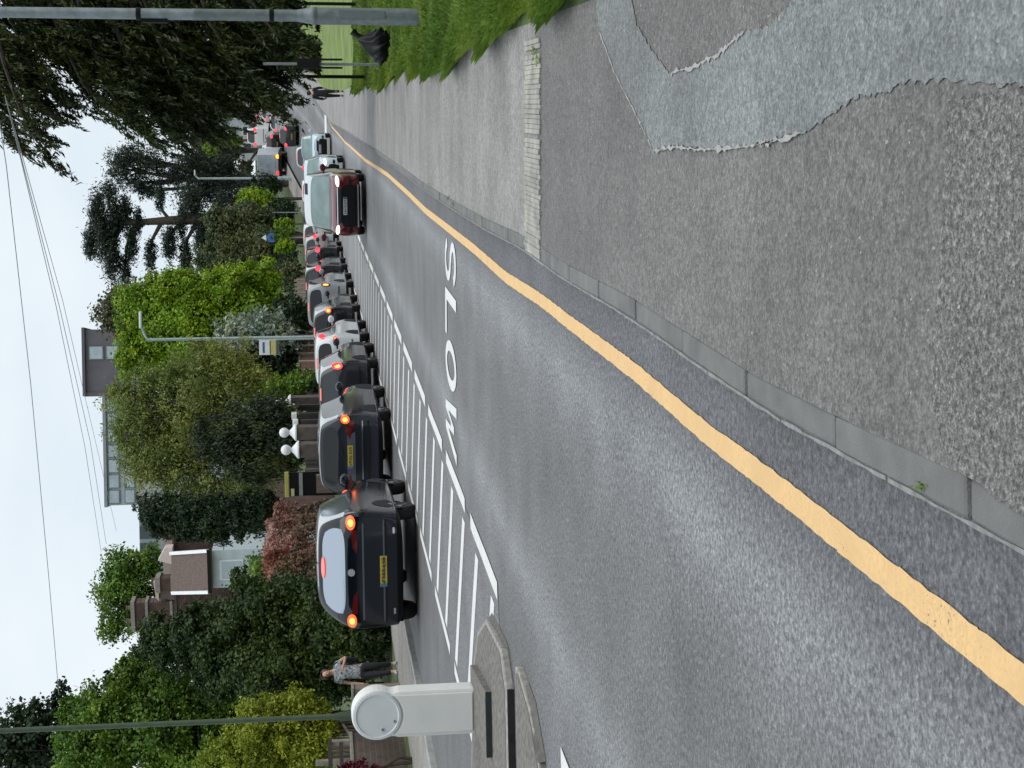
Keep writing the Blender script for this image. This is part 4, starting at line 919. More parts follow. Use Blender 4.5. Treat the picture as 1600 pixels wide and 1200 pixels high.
person('walker in black clothes seen from behind on the near footway under the conifer', (g[0], 62, zt(62)+.1), math.pi*.96,
       dict(hip=.80, sh=1.27, head=(0, -.03, 1.41), face=(0, -1), sleeve=1.7,
            arms=[((.17, 0, 1.23), (.22, .03, .98), (.20, -.10, .78)), ((-.17, 0, 1.23), (-.23, .02, .98), (-.22, -.12, .80))],
            legs=[((.085, 0, .76), (.09, -.08, .43), (.09, -.02, .08), (0, -1)), ((-.085, 0, .76), (-.08, .02, .43), (-.08, .16, .10), (0, -1))]),
       dict(top=M_dk, trousers=M_dk, shoe=mat('shoe brown', (.05, .03, .025), .6, 0), hair=mat('dark hair', (.02, .014, .01), .6, .4, 40)), bag2)
# ---------------------------------------------------------------- walls, fences and gates along the far footway
M_brk = mat('brown garden wall brick', (.085, .065, .055), .9, .35, 14, bump=.4, bscale=40, hue=(.13, .10, .08))
M_redbrk = mat('red brown wall brick', (.115, .055, .042), .9, .3, 10, bump=.3, bscale=40)
M_cope = mat('stone coping', (.24, .225, .20), .85, .2, 6)
M_dkpan = mat('dark timber fence panel', (.028, .024, .022), .85, .35, 9)
M_wht = mat('white painted stone', (.76, .78, .79), .6, .06, 8)
M_palew = mat('pale weathered timber', (.27, .24, .20), .85, .25, 8)
def brickmat(name, c1, c2, mort, sc):
    m = bpy.data.materials.new(name); m.use_nodes = True; n = m.node_tree; b = n.nodes['Principled BSDF']
    t = n.nodes.new('ShaderNodeTexCoord'); mp_ = n.nodes.new('ShaderNodeMapping'); mp_.inputs['Rotation'].default_value = (R_(90), 0, 0); n.links.new(t.outputs['Object'], mp_.inputs[0])
    k = n.nodes.new('ShaderNodeTexBrick'); k.inputs['Scale'].default_value = sc; k.inputs['Color1'].default_value = (*c1, 1); k.inputs['Color2'].default_value = (*c2, 1); k.inputs['Mortar'].default_value = (*mort, 1)
    k.inputs['Mortar Size'].default_value = .015; n.links.new(mp_.outputs[0], k.inputs['Vector'])
    c = mixc(n, k.outputs['Color'], ramp(n, noise(n, t.outputs['Object'], 1.3, 5), [(.3, .6), (.7, 1.35)]), 1.0, 'MULTIPLY')
    n.links.new(c, b.inputs['Base Color']); b.inputs['Roughness'].default_value = .9; return m
M_brick = brickmat('garden wall brickwork', (.10, .068, .052), (.075, .058, .05), (.12, .11, .10), 2.2)
M_brick2 = brickmat('house brickwork', (.085, .042, .032), (.065, .038, .032), (.10, .088, .078), 2.0)
def seg(Y0, Y1, c=-11.85):
    a, b = P(Y0, c, .1), P(Y1, c, .1); d = Vector(b)-Vector(a); return Vector(a), math.atan2(d.y, d.x), math.hypot(d.x, d.y)
# near-left low brick wall with rail and posts
a, ang, ln = seg(23.2, 29.1, -12.4)
t = thing('garden_wall', 'low brown brick wall with a timber rail on top, behind the white bollard', 'wall', a, ang)
b = MB(); b.box((ln/2, 0, .50), (ln, .22, 1.0)); b.build('wall', M_brick, t, bevel=.01)
b = MB(); b.box((ln/2, 0, 1.02), (ln+.05, .28, .06)); b.build('coping', M_cope, t, bevel=.008)
for k in range(5): b = MB(); b.box((.15+k*(ln-.3)/4, 0, 1.22), (.10, .10, .34)); b.build('post', M_palew, t, bevel=.008)
b = MB(); b.box((ln/2, 0, 1.43), (ln, .06, .08)); b.box((ln/2, 0, 1.22), (ln, .03, .07)); b.build('rail', M_dkpan, t)
# concrete gate post and timber gate behind the woman
a, ang, ln = seg(29.6, 30.0, -11.7)
t = thing('gate_post', 'square beige concrete gate post just behind the woman', 'gate post', a, ang)
b = MB(); b.box((0, 0, .46), (.24, .24, .92)); b.build('post', mat('beige concrete', (.22, .19, .145), .9, .2, 9, bump=.3, bscale=60), t, bevel=.015)
b = MB(); b.box((0, 0, .945), (.30, .30, .05)); b.build('cap', M_cope, t, bevel=.01)
a, ang, ln = seg(28.9, 30.6, -12.75)
t = thing('garden_gate', 'brown timber garden gate with a curved brace between the wall and the gate post', 'gate', a, ang)
b = MB()
for k in range(9): b.box((.1+k*(ln-.2)/8, 0, .72), (.085, .03, 1.25+.10*math.sin(math.pi*k/8)))
b.build('boards', mat('brown gate timber', (.11, .085, .06), .85, .3, 9), t)
b = MB(); b.tube([(.05, -.04, .5), (ln*.5, -.04, .95), (ln-.05, -.04, 1.15)], .03, 6); b.build('brace', M_palew, t)
b = MB(); b.box((0, 0, .85), (.1, .1, 1.7)); b.build('post', M_palew, t, bevel=.01)
# wall with dark panels, white caps and ball finials
a, ang, ln = seg(48.3, 62.0)
t = thing('panelled_wall', 'dark panelled boundary wall with pale ribs behind the boxy grey SUV', 'wall', a, ang)
b = MB(); b.box((ln/2, .08, .95), (ln, .08, 1.8)); b.build('panel', M_dkpan, t)
b = MB()
for k in range(int(ln/1.15)+1): b.box((k*1.15, 0, .95), (.16, .14, 1.86))
b.build('rib', mat('grey brown rib', (.085, .075, .068), .9, .25, 9), t, bevel=.01)
b = MB(); b.box((ln/2, 0, .12), (ln, .2, .3)); b.build('plinth', M_brk, t)
fin = None
for k, (px, py, kind) in enumerate([(447, 703, 1), (444, 676, 1), (437, 629, 1), (461, 661, 0), (459, 650, 0), (456, 637, 0)]):
    Y = 26800/(py-161); q = at(px, py, Y); z0 = zt(Y)+.1
    if kind:
        lb = ['nearest of the three white ball finials on the dark panelled wall', 'middle one of the three white ball finials on the dark wall', 'farthest of the three white ball finials, by the leafy shrub'][k]
        t = thing('ball_finial_pier', lb, 'gate pier', (q[0], Y, z0), HEAD, 'white ball finials on the dark wall')
        h = q[2]-z0
        b = MB(); b.box((0, 0, (h-.42)/2), (.46, .46, h-.42)); b.build('pier', mat('grey brown pier', (.10, .085, .072), .9, .25, 6), t, bevel=.015)
        b = MB(); b.lathe([(.30, h-.43), (.30, h-.38), (.16, h-.27), (.06, h-.17)], (0, 0, 0), 16); b.build('flared_cap', M_wht, t, smooth=True)
        b = MB(); b.lathe([(.06, -.17), (.11, -.14), (.165, -.06), (.175, 0), (.16, .07), (.10, .145), (0, .175)], (0, 0, h), 18); b.build('ball', M_wht, t, smooth=True)
    else:
        t = thing('post_cap', ['white square post cap next to the middle ball finial', 'white square post cap midway between two ball finials', 'white square post cap next to the farthest ball finial'][k-3], 'post cap', (q[0], Y, z0), HEAD, 'white caps on the dark wall')
        h = q[2]-z0
        b = MB(); b.box((0, 0, h/2-.1), (.22, .22, h-.2)); b.build('post', M_dkpan, t)
        b = MB(); b.box((0, 0, h-.02), (.26, .26, .2)); b.build('cap', M_wht, t, bevel=.03)
# red brown brick wall with pale piers past the shrub
a, ang, ln = seg(63.5, 79.0)
t = thing('brick_wall', 'red brown brick wall with pale piers below the bus stop flag', 'wall', a, ang)
b = MB(); b.box((ln/2, 0, 1.05), (ln, .22, 2.0)); b.build('wall', M_redbrk, t)
for k in range(8): b = MB(); b.box((k*ln/7, -.03, 1.08), (.30, .34, 2.06)); b.build('pier', M_palew if k else M_cope, t, bevel=.01)
b = MB(); b.box((ln/2, 0, 2.10), (ln, .30, .07)); b.build('coping', M_brk, t)
for k in (4, 5): b = MB(); b.box((k*ln/7+1.1, -.12, .9), (1.3, .02, .8)); b.build('dark_opening', M_black, t)
a, ang, ln = seg(80.5, 100.0)
t = thing('timber_fence', 'weathered pale timber fence stepping uphill beside the grey tree', 'fence', a, ang)
for k in range(12):
    z = zt(80.5+k*19.5/12)-zt(80.5)
    b = MB(); b.box((k*ln/12+ln/24, 0, z+1.1), (ln/12-.15, .05, 1.9)); b.build('fence_panel', mat('fence timber', (.15, .12, .085), .9, .35, 5), t)
    b = MB(); b.box((k*ln/12, -.02, z+1.15), (.14, .12, 2.1)); b.build('post', M_palew, t)
# black board with yellow edge and the bits behind the photinia
def board():
    Y = 44.8; q = at(505, 750, Y); z0 = zt(Y)+.1; t = thing('notice_board', 'black board with a bright yellow top edge and grey stripe beside the red leaved hedge', 'notice board', (q[0]-.1, Y, z0), HEAD*.6)
    Z = lambda v: at(v, 750, Y)[2]-z0
    b = MB(); b.box((0, 0, (Z(452)+Z(494))/2), (.72, .06, Z(452)-Z(494))); b.build('board', M_black, t, bevel=.01)
    b = MB(); b.box((0, -.01, Z(448)), (.76, .10, .12)); b.build('yellow_edge', mat('yellow board edge', (.42, .42, .09), .6, .1, 6), t, bevel=.01)
    b = MB(); b.box((0, -.045, Z(470)), (.70, .02, .11)); b.build('grey_stripe', mat('board grey', (.25, .27, .26), .6, .1, 6), t)
    b = MB(); b.box((-.24, -.045, Z(457)), (.22, .02, .10)); b.build('cream_label', mat('board cream', (.50, .50, .30), .6, 0), t)
    for s in (-1, 1): b = MB(); b.box((s*.33, .02, Z(494)/2), (.07, .07, Z(494))); b.build('leg', M_black, t)
board()
# ---------------------------------------------------------------- buildings
M_tile = mat('brown roof tile', (.125, .092, .080), .9, .22, 7, bump=.4, bscale=16)
M_render = mat('pale blue grey render', (.50, .56, .60), .7, .08, 3)
M_barge = mat('white bargeboard', (.74, .77, .78), .6, .06, 5)
M_bglass = mat('office window glass', (.36, .43, .46), .18, .12, 2, metal=.25)
def house():
    Y = 85.0; z0 = zt(Y)+.1; o = at(300, 890, Y); t = thing('brick_house', 'brick house with a brown tiled front gable, white bargeboards and tall banded chimneys', 'house', (o[0], Y, z0), -.18)
    X = lambda y: at(300, y, Y)[0]-o[0]
    Z = lambda v: at(v, 890, Y)[2]-z0
    # main block behind, its roof and the tiled projecting bay in front
    b = MB(); b.box((-2.2, 7.6, Z(262)/2), (9.0, 9.0, Z(262))); b.build('wall', M_brick2, t)
    b = MB(); b.add([(-6.9, 3.0, Z(265)), (2.5, 3.0, Z(265)), (2.5, 12.2, Z(265)), (-6.9, 12.2, Z(265)), (-3.5, 7.6, Z(232)), (-.7, 7.6, Z(232))], [(0, 1, 5, 4), (1, 2, 5), (2, 3, 4, 5), (3, 0, 4)]); b.build('main_roof', M_tile, t)
    xl, xr = X(916), X(850); ze, zr = Z(327), Z(262)
    b = MB(); b.add([(xl, -1.2, ze), (xr, -1.2, ze), (xr-1.1, 2.2, zr), (xl-1.1, 2.2, zr), (xl, -1.2, ze-.12), (xr, -1.2, ze-.12), (xr-1.1, 2.2, zr-.12), (xl-1.1, 2.2, zr-.12)], [(0, 1, 2, 3), (7, 6, 5, 4), (0, 4, 5, 1), (1, 5, 6, 2), (2, 6, 7, 3), (3, 7, 4, 0)]); b.build('front_roof', M_tile, t)
    for x in (xl, xr):
        b = MB(); b.tube([(x, -1.3, ze-.05), (x-1.1, 2.2, zr+.02)], .13, 4); b.build('bargeboard', M_barge, t)
    b = MB(); b.box(((xl+xr)/2, -1.3, ze-.1), (xr-xl+.1, .16, .2)); b.build('gutter', M_black, t)
    b = MB(); b.box(((xl+xr)/2, .9, ze/2-.1), (xr-xl-.2, 3.6, ze-.3)); b.build('bay_wall', M_render, t)
    for zc in (ze-1.3, ze-3.2):
        f = MB(); f.box(((xl+xr)/2-.05, -.94, zc), (1.15, .12, 1.3)); w_ = f.build('window', M_barge, t)
        f = MB(); f.box(((xl+xr)/2-.31, -1.0, zc), (.46, .06, 1.1)); f.box(((xl+xr)/2+.21, -1.0, zc), (.46, .06, 1.1)); f.build('pane', M_bglass, w_)
    # pale flank above the bay and the chimneys
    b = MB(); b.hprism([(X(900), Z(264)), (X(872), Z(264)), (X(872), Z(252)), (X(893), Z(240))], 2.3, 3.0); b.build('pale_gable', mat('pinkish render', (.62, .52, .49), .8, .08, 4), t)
    def chim(y0, y1, v0, v1, yy):
        c = MB(); xc, wd = (X(y0)+X(y1))/2-.18*yy-.25, abs(X(y1)-X(y0)); c.box((xc, yy, (Z(v0)+Z(v1))/2), (wd, .9, Z(v0)-Z(v1))); k = c.build('chimney', M_brick2, t)
        c = MB(); c.box((xc, yy, Z(v0)-.9), (wd+.18, 1.06, .16)); c.box((xc, yy, Z(v0)-.1), (wd+.2, 1.1, .22)); c.box((xc, yy, Z(v1)+1.2), (wd+.1, 1.0, .14)); c.build('band', M_cope, k)
        c = MB(); 
        for q in (-.25, .25): c.lathe([(.14, 0), (.12, .26), (.15, .27), (.15, .33), (0, .33)], (xc+q*wd, yy, Z(v0)), 10)
        c.build('chimney_pot', mat('terracotta pot', (.14, .085, .065), .85, .15, 6), k)
    chim(990, 945, 190, 290, 3.6); chim(925, 905, 234, 268, 3.4)
    b = MB(); b.hprism([(X(945)-.8, Z(262)), (X(915)-.8, Z(262)), (X(922)-.8, Z(236)), (X(940)-.8, Z(236))], 3.1, 5.0); b.build('dormer', M_tile, t)
    b = MB(); b.hprism([(X(945)-.8, Z(237)), (X(905)-.8, Z(237)), (X(912)-.8, Z(229)), (X(938)-.8, Z(232))], 3.0, 3.2); b.build('ridge_trim', mat('cream trim', (.52, .42, .34), .8, .1, 4), t)
house()
def office_tower():
    Y = 185.0; z0 = zt(Y); o = at(300, 560, Y); t = thing('office_tower', 'brown clad flat topped block with a vertical strip of windows, over the trees', 'building', (o[0], Y, z0))
    X = lambda y: at(200, y, Y)[0]-o[0]
    Z = lambda v: at(v, 560, Y)[2]-z0
    x0, x1 = X(612), X(514)
    b = MB(); b.box(((x0+x1)/2, 4, Z(134)/2), (x1-x0, 8, Z(134))); b.build('wall', mat('brown cladding', (.125, .118, .135), .8, .14, .6), t)
    b = MB(); b.box(((x0+x1)/2-.1, 3.9, Z(133)+.15), (x1-x0+.7, 8.6, .35)); b.box((x0-.25, 4, Z(150)), (.5, 8.4, Z(134)-Z(172))); b.build('roof', mat('dark roof edge', (.10, .095, .11), .7, .1, 1), t)
    for k, (va, vb) in enumerate(((139, 162), (166, 189), (190, 201))):
        f = MB(); f.box(((X(561)+X(540))/2, -.03, (Z(va)+Z(vb))/2), (X(540)-X(561), .16, Z(va)-Z(vb))); w_ = f.build('window', mat('grey window frame', (.17, .20, .22), .6, 0), t)
        f = MB(); f.box(((X(561)+X(540))/2, -.10, (Z(va)+Z(vb))/2), (X(541)-X(560), .08, Z(va)-Z(vb)-.25)); f.build('pane', M_bglass, w_)
    b = MB(); b.box(((X(614)+X(548))/2, -.4, Z(209)), (X(548)-X(614), 1.2, Z(201)-Z(218))); b.build('pale_band', mat('pale blue cladding', (.38, .44, .52), .7, .08, 2), t)
office_tower()
def office_glazed():
    Y = 150.0; z0 = zt(Y); o = at(300, 740, Y); t = thing('glazed_block', 'long pale block with two rows of blue glazing stepping down behind the willow', 'building', (o[0], Y, z0))
    X = lambda y: at(200, y, Y)[0]-o[0]
    Z = lambda v: at(v, 740, Y)[2]-z0
    b = MB(); b.box(((X(789)+X(618))/2, 5, Z(166)/2), (X(618)-X(789), 10, Z(166))); b.build('wall', mat('grey white cladding', (.36, .39, .41), .7, .1, 2), t)
    for va, vb in ((169, 187), (194, 211)):
        for k in range(7):
            ya = 786-k*24; f = MB(); f.box(((X(ya)+X(ya-21))/2, -.03, (Z(va)+Z(vb))/2), (X(ya-21)-X(ya), .16, Z(va)-Z(vb))); w_ = f.build('window', mat('grey window frame', (.17, .20, .22), .6, 0), t)
            f = MB(); f.box(((X(ya)+X(ya-21))/2, -.10, (Z(va)+Z(vb))/2), (X(ya-20)-X(ya-1), .08, Z(va)-Z(vb)-.2)); f.build('pane', M_bglass, w_)
    b = MB(); b.box(((X(789)+X(618))/2, 4.9, Z(165)), (X(618)-X(789)+.3, 10.4, .3)); b.build('roof', mat('grey roof edge', (.25, .28, .30), .7, .1, 1), t)
    b = MB(); b.box(((X(905)+X(790.5))/2, 6, Z(214)/2), (X(790.5)-X(905), 10, Z(214))); b.build('lower_wing', mat('blue grey cladding', (.27, .32, .34), .7, .1, 2), t)
    for k in range(4):
        ya = 898-k*27; f = MB(); f.box(((X(ya)+X(ya-20))/2, .97, Z(228)), (X(ya-20)-X(ya), .16, 1.7)); f.build('window', mat('dark window', (.04, .055, .06), .2, 0), t)
office_glazed()
for k, (x, y, Y, wd, col, lb) in enumerate([(352, 168, 215, 9, (.42, .44, .48), 'pale grey hillside house glimpsed through the conifer branches'), (368, 205, 200, 8, (.5, .52, .56), 'white fronted hillside house above the queue'), (372, 128, 230, 9, (.20, .26, .28), 'blue grey hillside house half hidden by the conifer')]):
    o = at(x, y, Y); z0 = zt(Y); t = thing('hillside_house', lb, 'house', (o[0], Y, z0), -.3, 'houses on the hill'); hh = max(4.5, o[2]-z0)
    b = MB(); b.box((0, 4, hh/2), (wd, 7, hh)); b.build('wall', mat('hill render %d' % k, col, .8, .12, 1), t)
    b = MB(); b.add([(-wd/2-.3, .2, hh), (wd/2+.3, .2, hh), (wd/2+.3, 7.8, hh), (-wd/2-.3, 7.8, hh), (-wd/2-.3, 4, hh+2), (wd/2+.3, 4, hh+2)], [(0, 1, 5, 4), (2, 3, 4, 5), (1, 2, 5), (3, 0, 4)]); b.build('roof', mat('slate', (.11, .115, .13), .7, .2, 3), t)
    for xx in (-wd*.28, 0, wd*.28):
        for zz in (hh*.3, hh*.72):
            f = MB(); f.box((xx, .47, zz), (1.3, .12, 1.2)); w_ = f.build('window', M_barge, t); f = MB(); f.box((xx, .42, zz), (1.1, .08, 1.0)); f.build('pane', mat('dark window', (.04, .055, .06), .2, 0), w_)
# ---------------------------------------------------------------- trees, shrubs, hedges
RNG = np.random.default_rng(11)
def nrm(a): return a/np.maximum(np.linalg.norm(a, axis=1, keepdims=True), 1e-9)
def leaf_quads(pos, size, aspect, rng, outward=None, down=0.0, upn=.5, along=None):
    n = len(pos)
    nn = rng.normal(size=(n, 3))*.8+np.array([0, 0, upn])
    if outward is not None: nn += outward*.7
    nn = nrm(nn); t = rng.normal(size=(n, 3))+np.array([0, 0, -down])
    if along is not None: t = rng.normal(size=(n, 3))*.45+along+np.array([0, 0, -down])
    t = nrm(t-nn*np.sum(t*nn, 1, keepdims=True)); b = np.cross(nn, t)
    s = (size*rng.uniform(.6, 1.35, n))[:, None]; wv = s/aspect
    V = np.empty((n, 4, 3)); V[:, 0] = pos-t*s*.5; V[:, 1] = pos+b*wv*.5+nn*wv*.12-t*s*.05; V[:, 2] = pos+t*s*.5; V[:, 3] = pos-b*wv*.5+nn*wv*.12-t*s*.05
    return V.reshape(-1, 3)
def crown_points(lobes, n, rng, clump=26, csize=.16, inner=.45):
    """leaf positions: clumps spread through uneven lobes; returns positions and outward directions"""
    w_ = np.array([(r[0]*r[1]+r[1]*r[2]+r[0]*r[2]) for c, r in lobes]); w_ = w_/w_.sum()
    nc = max(12, n//clump); P_ = []; O_ = []
    for (c, r), ww in zip(lobes, w_):
        k = max(4, int(nc*ww)); d = nrm(rng.normal(size=(k, 3)))
        f = 1+.20*np.sin(d[:, 0]*5+c[0]*3)*np.sin(d[:, 2]*6+c[2])+.16*np.sin(d[:, 1]*9+d[:, 2]*7+c[1])
        rad = (inner+(1-inner)*rng.random(k)**.55)*f
        cp = np.array(c)+d*np.array(r)*rad[:, None]; m = clump
        cs = csize*min(r)*rng.uniform(.5, 1.5, k)
        off = rng.normal(size=(k, m, 3))*cs[:, None, None]*np.array([1, 1, .75])
        P_.append((cp[:, None, :]+off).reshape(-1, 3)); O_.append(np.repeat(d, m, 0))
    return np.concatenate(P_), np.concatenate(O_)
LM = {
 'dark': leafmat('dark green leaves', (.009, .021, .006), (.030, .058, .014), (.075, .125, .030)),
 'deep': leafmat('deep shade green leaves', (.007, .016, .008), (.019, .038, .016), (.042, .075, .028)),
 'mid': leafmat('mid green leaves', (.026, .062, .006), (.082, .16, .016), (.19, .30, .035)),
 'lime': leafmat('bright lime leaves', (.055, .12, .005), (.15, .255, .010), (.30, .42, .025)),
 'yellow': leafmat('yellow green leaves', (.09, .13, .006), (.21, .26, .014), (.38, .43, .04)),
 'olive': leafmat('olive willow leaves', (.05, .068, .014), (.145, .18, .04), (.29, .33, .09)),
 'grey': leafmat('grey green leaves', (.09, .12, .09), (.24, .29, .23), (.46, .53, .45)),
 'dusty': leafmat('dusty green leaves', (.030, .042, .018), (.070, .090, .036), (.13, .155, .065)),
 'yew': leafmat('yew green leaves', (.007, .015, .007), (.020, .036, .013), (.10, .125, .035)),
 'cedar': leafmat('cedar needles', (.008, .016, .012), (.020, .034, .024), (.045, .066, .042)),
 'conifer': leafmat('drooping conifer sprays', (.008, .016, .004), (.026, .042, .009), (.085, .105, .022), .2),
 'red': leafmat('red photinia leaves', (.11, .035, .028), (.29, .13, .10), (.62, .40, .33)),
 'brownred': leafmat('brown red hedge leaves', (.045, .03, .018), (.15, .092, .06), (.31, .20, .14)),
 'plum': leafmat('plum leaves', (.03, .004, .008), (.085, .010, .022), (.16, .03, .05)),
 'bare': leafmat('thin new leaves', (.035, .042, .02), (.09, .10, .05), (.17, .18, .10)),
}
M_bark = mat('bark', (.060, .048, .036), .95, .35, 9, bump=.6, bscale=30)
M_bark2 = mat('grey bark', (.17, .155, .14), .95, .3, 9, bump=.5, bscale=30)
def lob(x, y, Y, rx, ry, rd=None):
    """a lobe of crown whose centre is seen at (x, y) at distance Y; rx, ry half sizes along the photo's x (height) and y (width)"""
    c = at(x, y, Y); s = Y/FPX; return (tuple(c), (ry*s, (rd if rd is not None else (rx+ry)/2)*s, rx*s))
def limbs(t, base, lobes, r0, rng, m=None, sub=3, name='trunk'):
    b = MB(); top = max(lobes, key=lambda l: l[0][2])[0]; base = np.array(base, float)
    for (c, r) in lobes:
        c = np.array(c); fork = base+np.array([(c[0]-base[0])*.12, (c[1]-base[1])*.12, (c[2]-base[2])*.42])
        p = [base-[0, 0, .3], base+(fork-base)*.5+rng.normal(size=3)*.05, fork, fork+(c-fork)*.55+rng.normal(size=3)*.12*min(r), c]
        b.tube([tuple(q) for q in p], [r0, r0*.82, r0*.62, r0*.36, r0*.16], 7)
        for k in range(sub):
            d = nrm(rng.normal(size=(1, 3))+np.array([[0, 0, .4]]))[0]; e = c+d*np.array(r)*.85; s_ = fork+(c-fork)*rng.uniform(.5, .95)
            b.tube([tuple(s_), tuple((s_+e)/2+rng.normal(size=3)*.08*min(r)), tuple(e)], [r0*.26, r0*.16, r0*.05], 5)
    o = b.build(name, m or M_bark, t, smooth=True, fix=False); o.location = tuple(-Vector(t.location)); return o
def tree(name, label, cat, base, lobes, n, leaf, kind, r0=.18, aspect=1.8, clump=26, csize=.16, inner=.45, down=0, group=None, bark=None, seed=1, sub=3, crown='crown', extra=None):
    rng = np.random.default_rng(seed)
    t = thing(name, label, cat, base, 0, group)
    pos, od = crown_points(lobes, n, rng, clump, csize, inner)
    z0 = base[2]+.02; pos[:, 2] = np.maximum(pos[:, 2], z0+rng.random(len(pos))*.1)
    o = npmesh(crown, leaf_quads(pos, leaf, aspect, rng, od, down)-np.array(base), 4, LM[kind], t)
    if extra is not None:
        lb2, n2, kd2 = extra; p2, o2 = crown_points(lb2, n2, rng, clump, csize, inner); p2[:, 2] = np.maximum(p2[:, 2], z0)
        npmesh('pale_leaves', leaf_quads(p2, leaf, aspect, rng, o2, down)-np.array(base), 4, LM[kd2], t)
    if r0: limbs(t, base, lobes, r0, rng, bark, sub, 'trunk' if cat == 'tree' else 'stem')
    return t
def gb(y, Y, x=480): q = at(x, y, Y); return (q[0], Y, zt(Y)+.05)
# left side, near to far
tree('lime_shrub', 'lime yellow rounded shrub behind the low brick wall at the left edge', 'shrub', gb(1140, 30.6), [lob(440, 1135, 30.6, 75, 48), lob(400, 1175, 30.8, 70, 60), lob(480, 1160, 30.3, 50, 55), lob(470, 1110, 30.4, 45, 28), lob(350, 1200, 31.2, 50, 45)], 36000, .085, 'yellow', .06, 2.2, clump=40, csize=.14, down=-.8, seed=21)
tree('plum_shrub', 'dark plum red shrub at the foot of the brick wall by the frame edge', 'shrub', gb(1200, 26.2), [lob(565, 1216, 26.2, 42, 24), lob(535, 1230, 26.2, 30, 28)], 6000, .07, 'plum', .04, 1.6, seed=22)
tree('laurel_bush', 'big dark evergreen bush between the woman and the red leaved hedge', 'bush', gb(970, 35.0), [lob(335, 1010, 35.4, 80, 56), lob(305, 985, 35.6, 46, 42), lob(425, 958, 35, 88, 60), lob(430, 1040, 34.6, 100, 62), lob(520, 985, 34.4, 75, 90), lob(565, 960, 33.6, 50, 50), lob(570, 1005, 33.0, 42, 36), lob(250, 1000, 36, 40, 40), lob(370, 1060, 35, 60, 40), lob(378, 905, 35.6, 22, 20), lob(500, 1060, 34.5, 80, 36)], 130000, .095, 'dark', .12, 1.7, clump=52, csize=.115, inner=.4, seed=23)
tree('broadleaf_tree', 'mid green bushy tree rising behind the lime yellow shrub at the left', 'tree', gb(1130, 37.5), [lob(180, 1130, 37.5, 70, 60), lob(150, 1185, 37.5, 60, 60), lob(250, 1085, 37.3, 60, 50), lob(290, 1150, 37, 85, 70), lob(220, 1060, 37.6, 40, 35), lob(370, 1100, 37, 70, 50), lob(330, 1200, 37, 90, 60), lob(125, 1120, 37.6, 35, 30)], 105000, .10, 'mid', .2, 1.6, clump=56, csize=.12, inner=.42, seed=24)
tree('dark_tree', 'dark thinly leaved tree against the sky in the far left corner', 'tree', gb(1180, 52), [lob(70, 1120, 52, 38, 26), lob(30, 1150, 52, 40, 40), lob(60, 1185, 52, 45, 40), lob(95, 1090, 52, 16, 22), lob(10, 1195, 52, 40, 45), lob(130, 1160, 52, 50, 40), lob(165, 1065, 52, 14, 16)], 10000, .17, 'deep', .25, 1.5, clump=14, csize=.2, inner=.3, seed=25)
tree('small_tree', 'airy bright green tree behind the chimneys of the brick house', 'tree', gb(930, 104), [lob(175, 930, 104, 28, 42), lob(190, 890, 104, 32, 34), lob(205, 965, 104, 32, 32), lob(215, 920, 104, 36, 45), lob(170, 985, 104, 20, 20), lob(230, 875, 104, 30, 22)], 11500, .24, 'mid', .3, 1.5, clump=18, csize=.19, inner=.2, seed=26)
def hedge(name, label, segs, kinds, n, leaf, seed, cat='hedge'):
    """clipped block of leaves: segs are (Y0, Y1, c_front, c_back, z0, z1, share, kind)"""
    rng = np.random.default_rng(seed); Y0 = segs[0][0]; base = np.array(P(Y0, segs[0][2], .1))
    t = thing(name, label, cat, tuple(base))
    tot = sum(s[6] for s in segs)
    for (ya, yb, ca, cb, za, zb, sh, kd, nm) in segs:
        k = int(n*sh/tot); y = rng.uniform(ya, yb, k); u = rng.random(k); v = rng.random(k); face = rng.random(k)
        c = np.where(face < .55, cb+(ca-cb)*(1-.18*u*u), cb+(ca-cb)*u); z = np.where(face < .55, za+(zb-za)*v, zb-(zb-za)*.15*v*v)
        end = face > .85; y = np.where(end, ya+(yb-ya)*.04*u*u*(rng.random(k) > .5)+np.where(rng.random(k) > .5, 0, (yb-ya)*.98), y); z = np.where(end, za+(zb-za)*v, z)
        lump = .12*np.sin(y*2.3+seed)+.1*np.sin(y*5.1+z*3)
        X = c+SL*y+lump; Zg = np.interp(y, _zx, _zy)
        pos = np.stack([X, y, Zg+.1+z+.10*np.sin(y*3.1)*(z > (za+zb)/2)+rng.normal(size=k)*.04], 1)
        npmesh(nm, leaf_quads(pos, leaf, 1.6, rng, np.tile(np.array([.5, -.5, .4]), (k, 1)))-base, 4, LM[kd], t)
    b = MB()
    for yy in np.arange(segs[0][0]+.4, segs[-1][1], 1.1):
        p = P(yy, (segs[0][2]+segs[0][3])/2, .1); b.tube([tuple(np.array(p)-base), tuple(np.array(p)-base+np.array([.1, 0, 1.2]))], [.05, .02], 5)
    b.build('stem', M_bark, t)
    return t
hedge('photinia_hedge', 'clipped hedge with red and pink leaves along its top, beside the nearest SUV', [(35.8, 44.0, -11.75, -13.2, .35, 2.15, 1.0, 'brownred', 'foliage'), (35.8, 44.2, -11.9, -13.0, 2.0, 2.85, .8, 'red', 'red_top')], None, 38000, .10, 31)
hedge('green_hedge', 'plain green hedge peeping over the back of the red leaved hedge', [(36.5, 46, -13.6, -15.2, 0.3, 3.5, 1, 'mid', 'foliage')], None, 16000, .12, 32)
tree('dwarf_conifer', 'dark upright conifers in a tight clump right of the house', 'conifer', gb(815, 58), [lob(265, 812, 58, 52, 20), lob(300, 828, 58, 66, 16), lob(310, 800, 58, 75, 24), lob(350, 815, 57.5, 66, 28), lob(390, 800, 57, 55, 30), lob(250, 790, 58.5, 40, 18)], 36000, .15, 'deep', .2, 2.4, inner=.5, down=-1.5, seed=33)
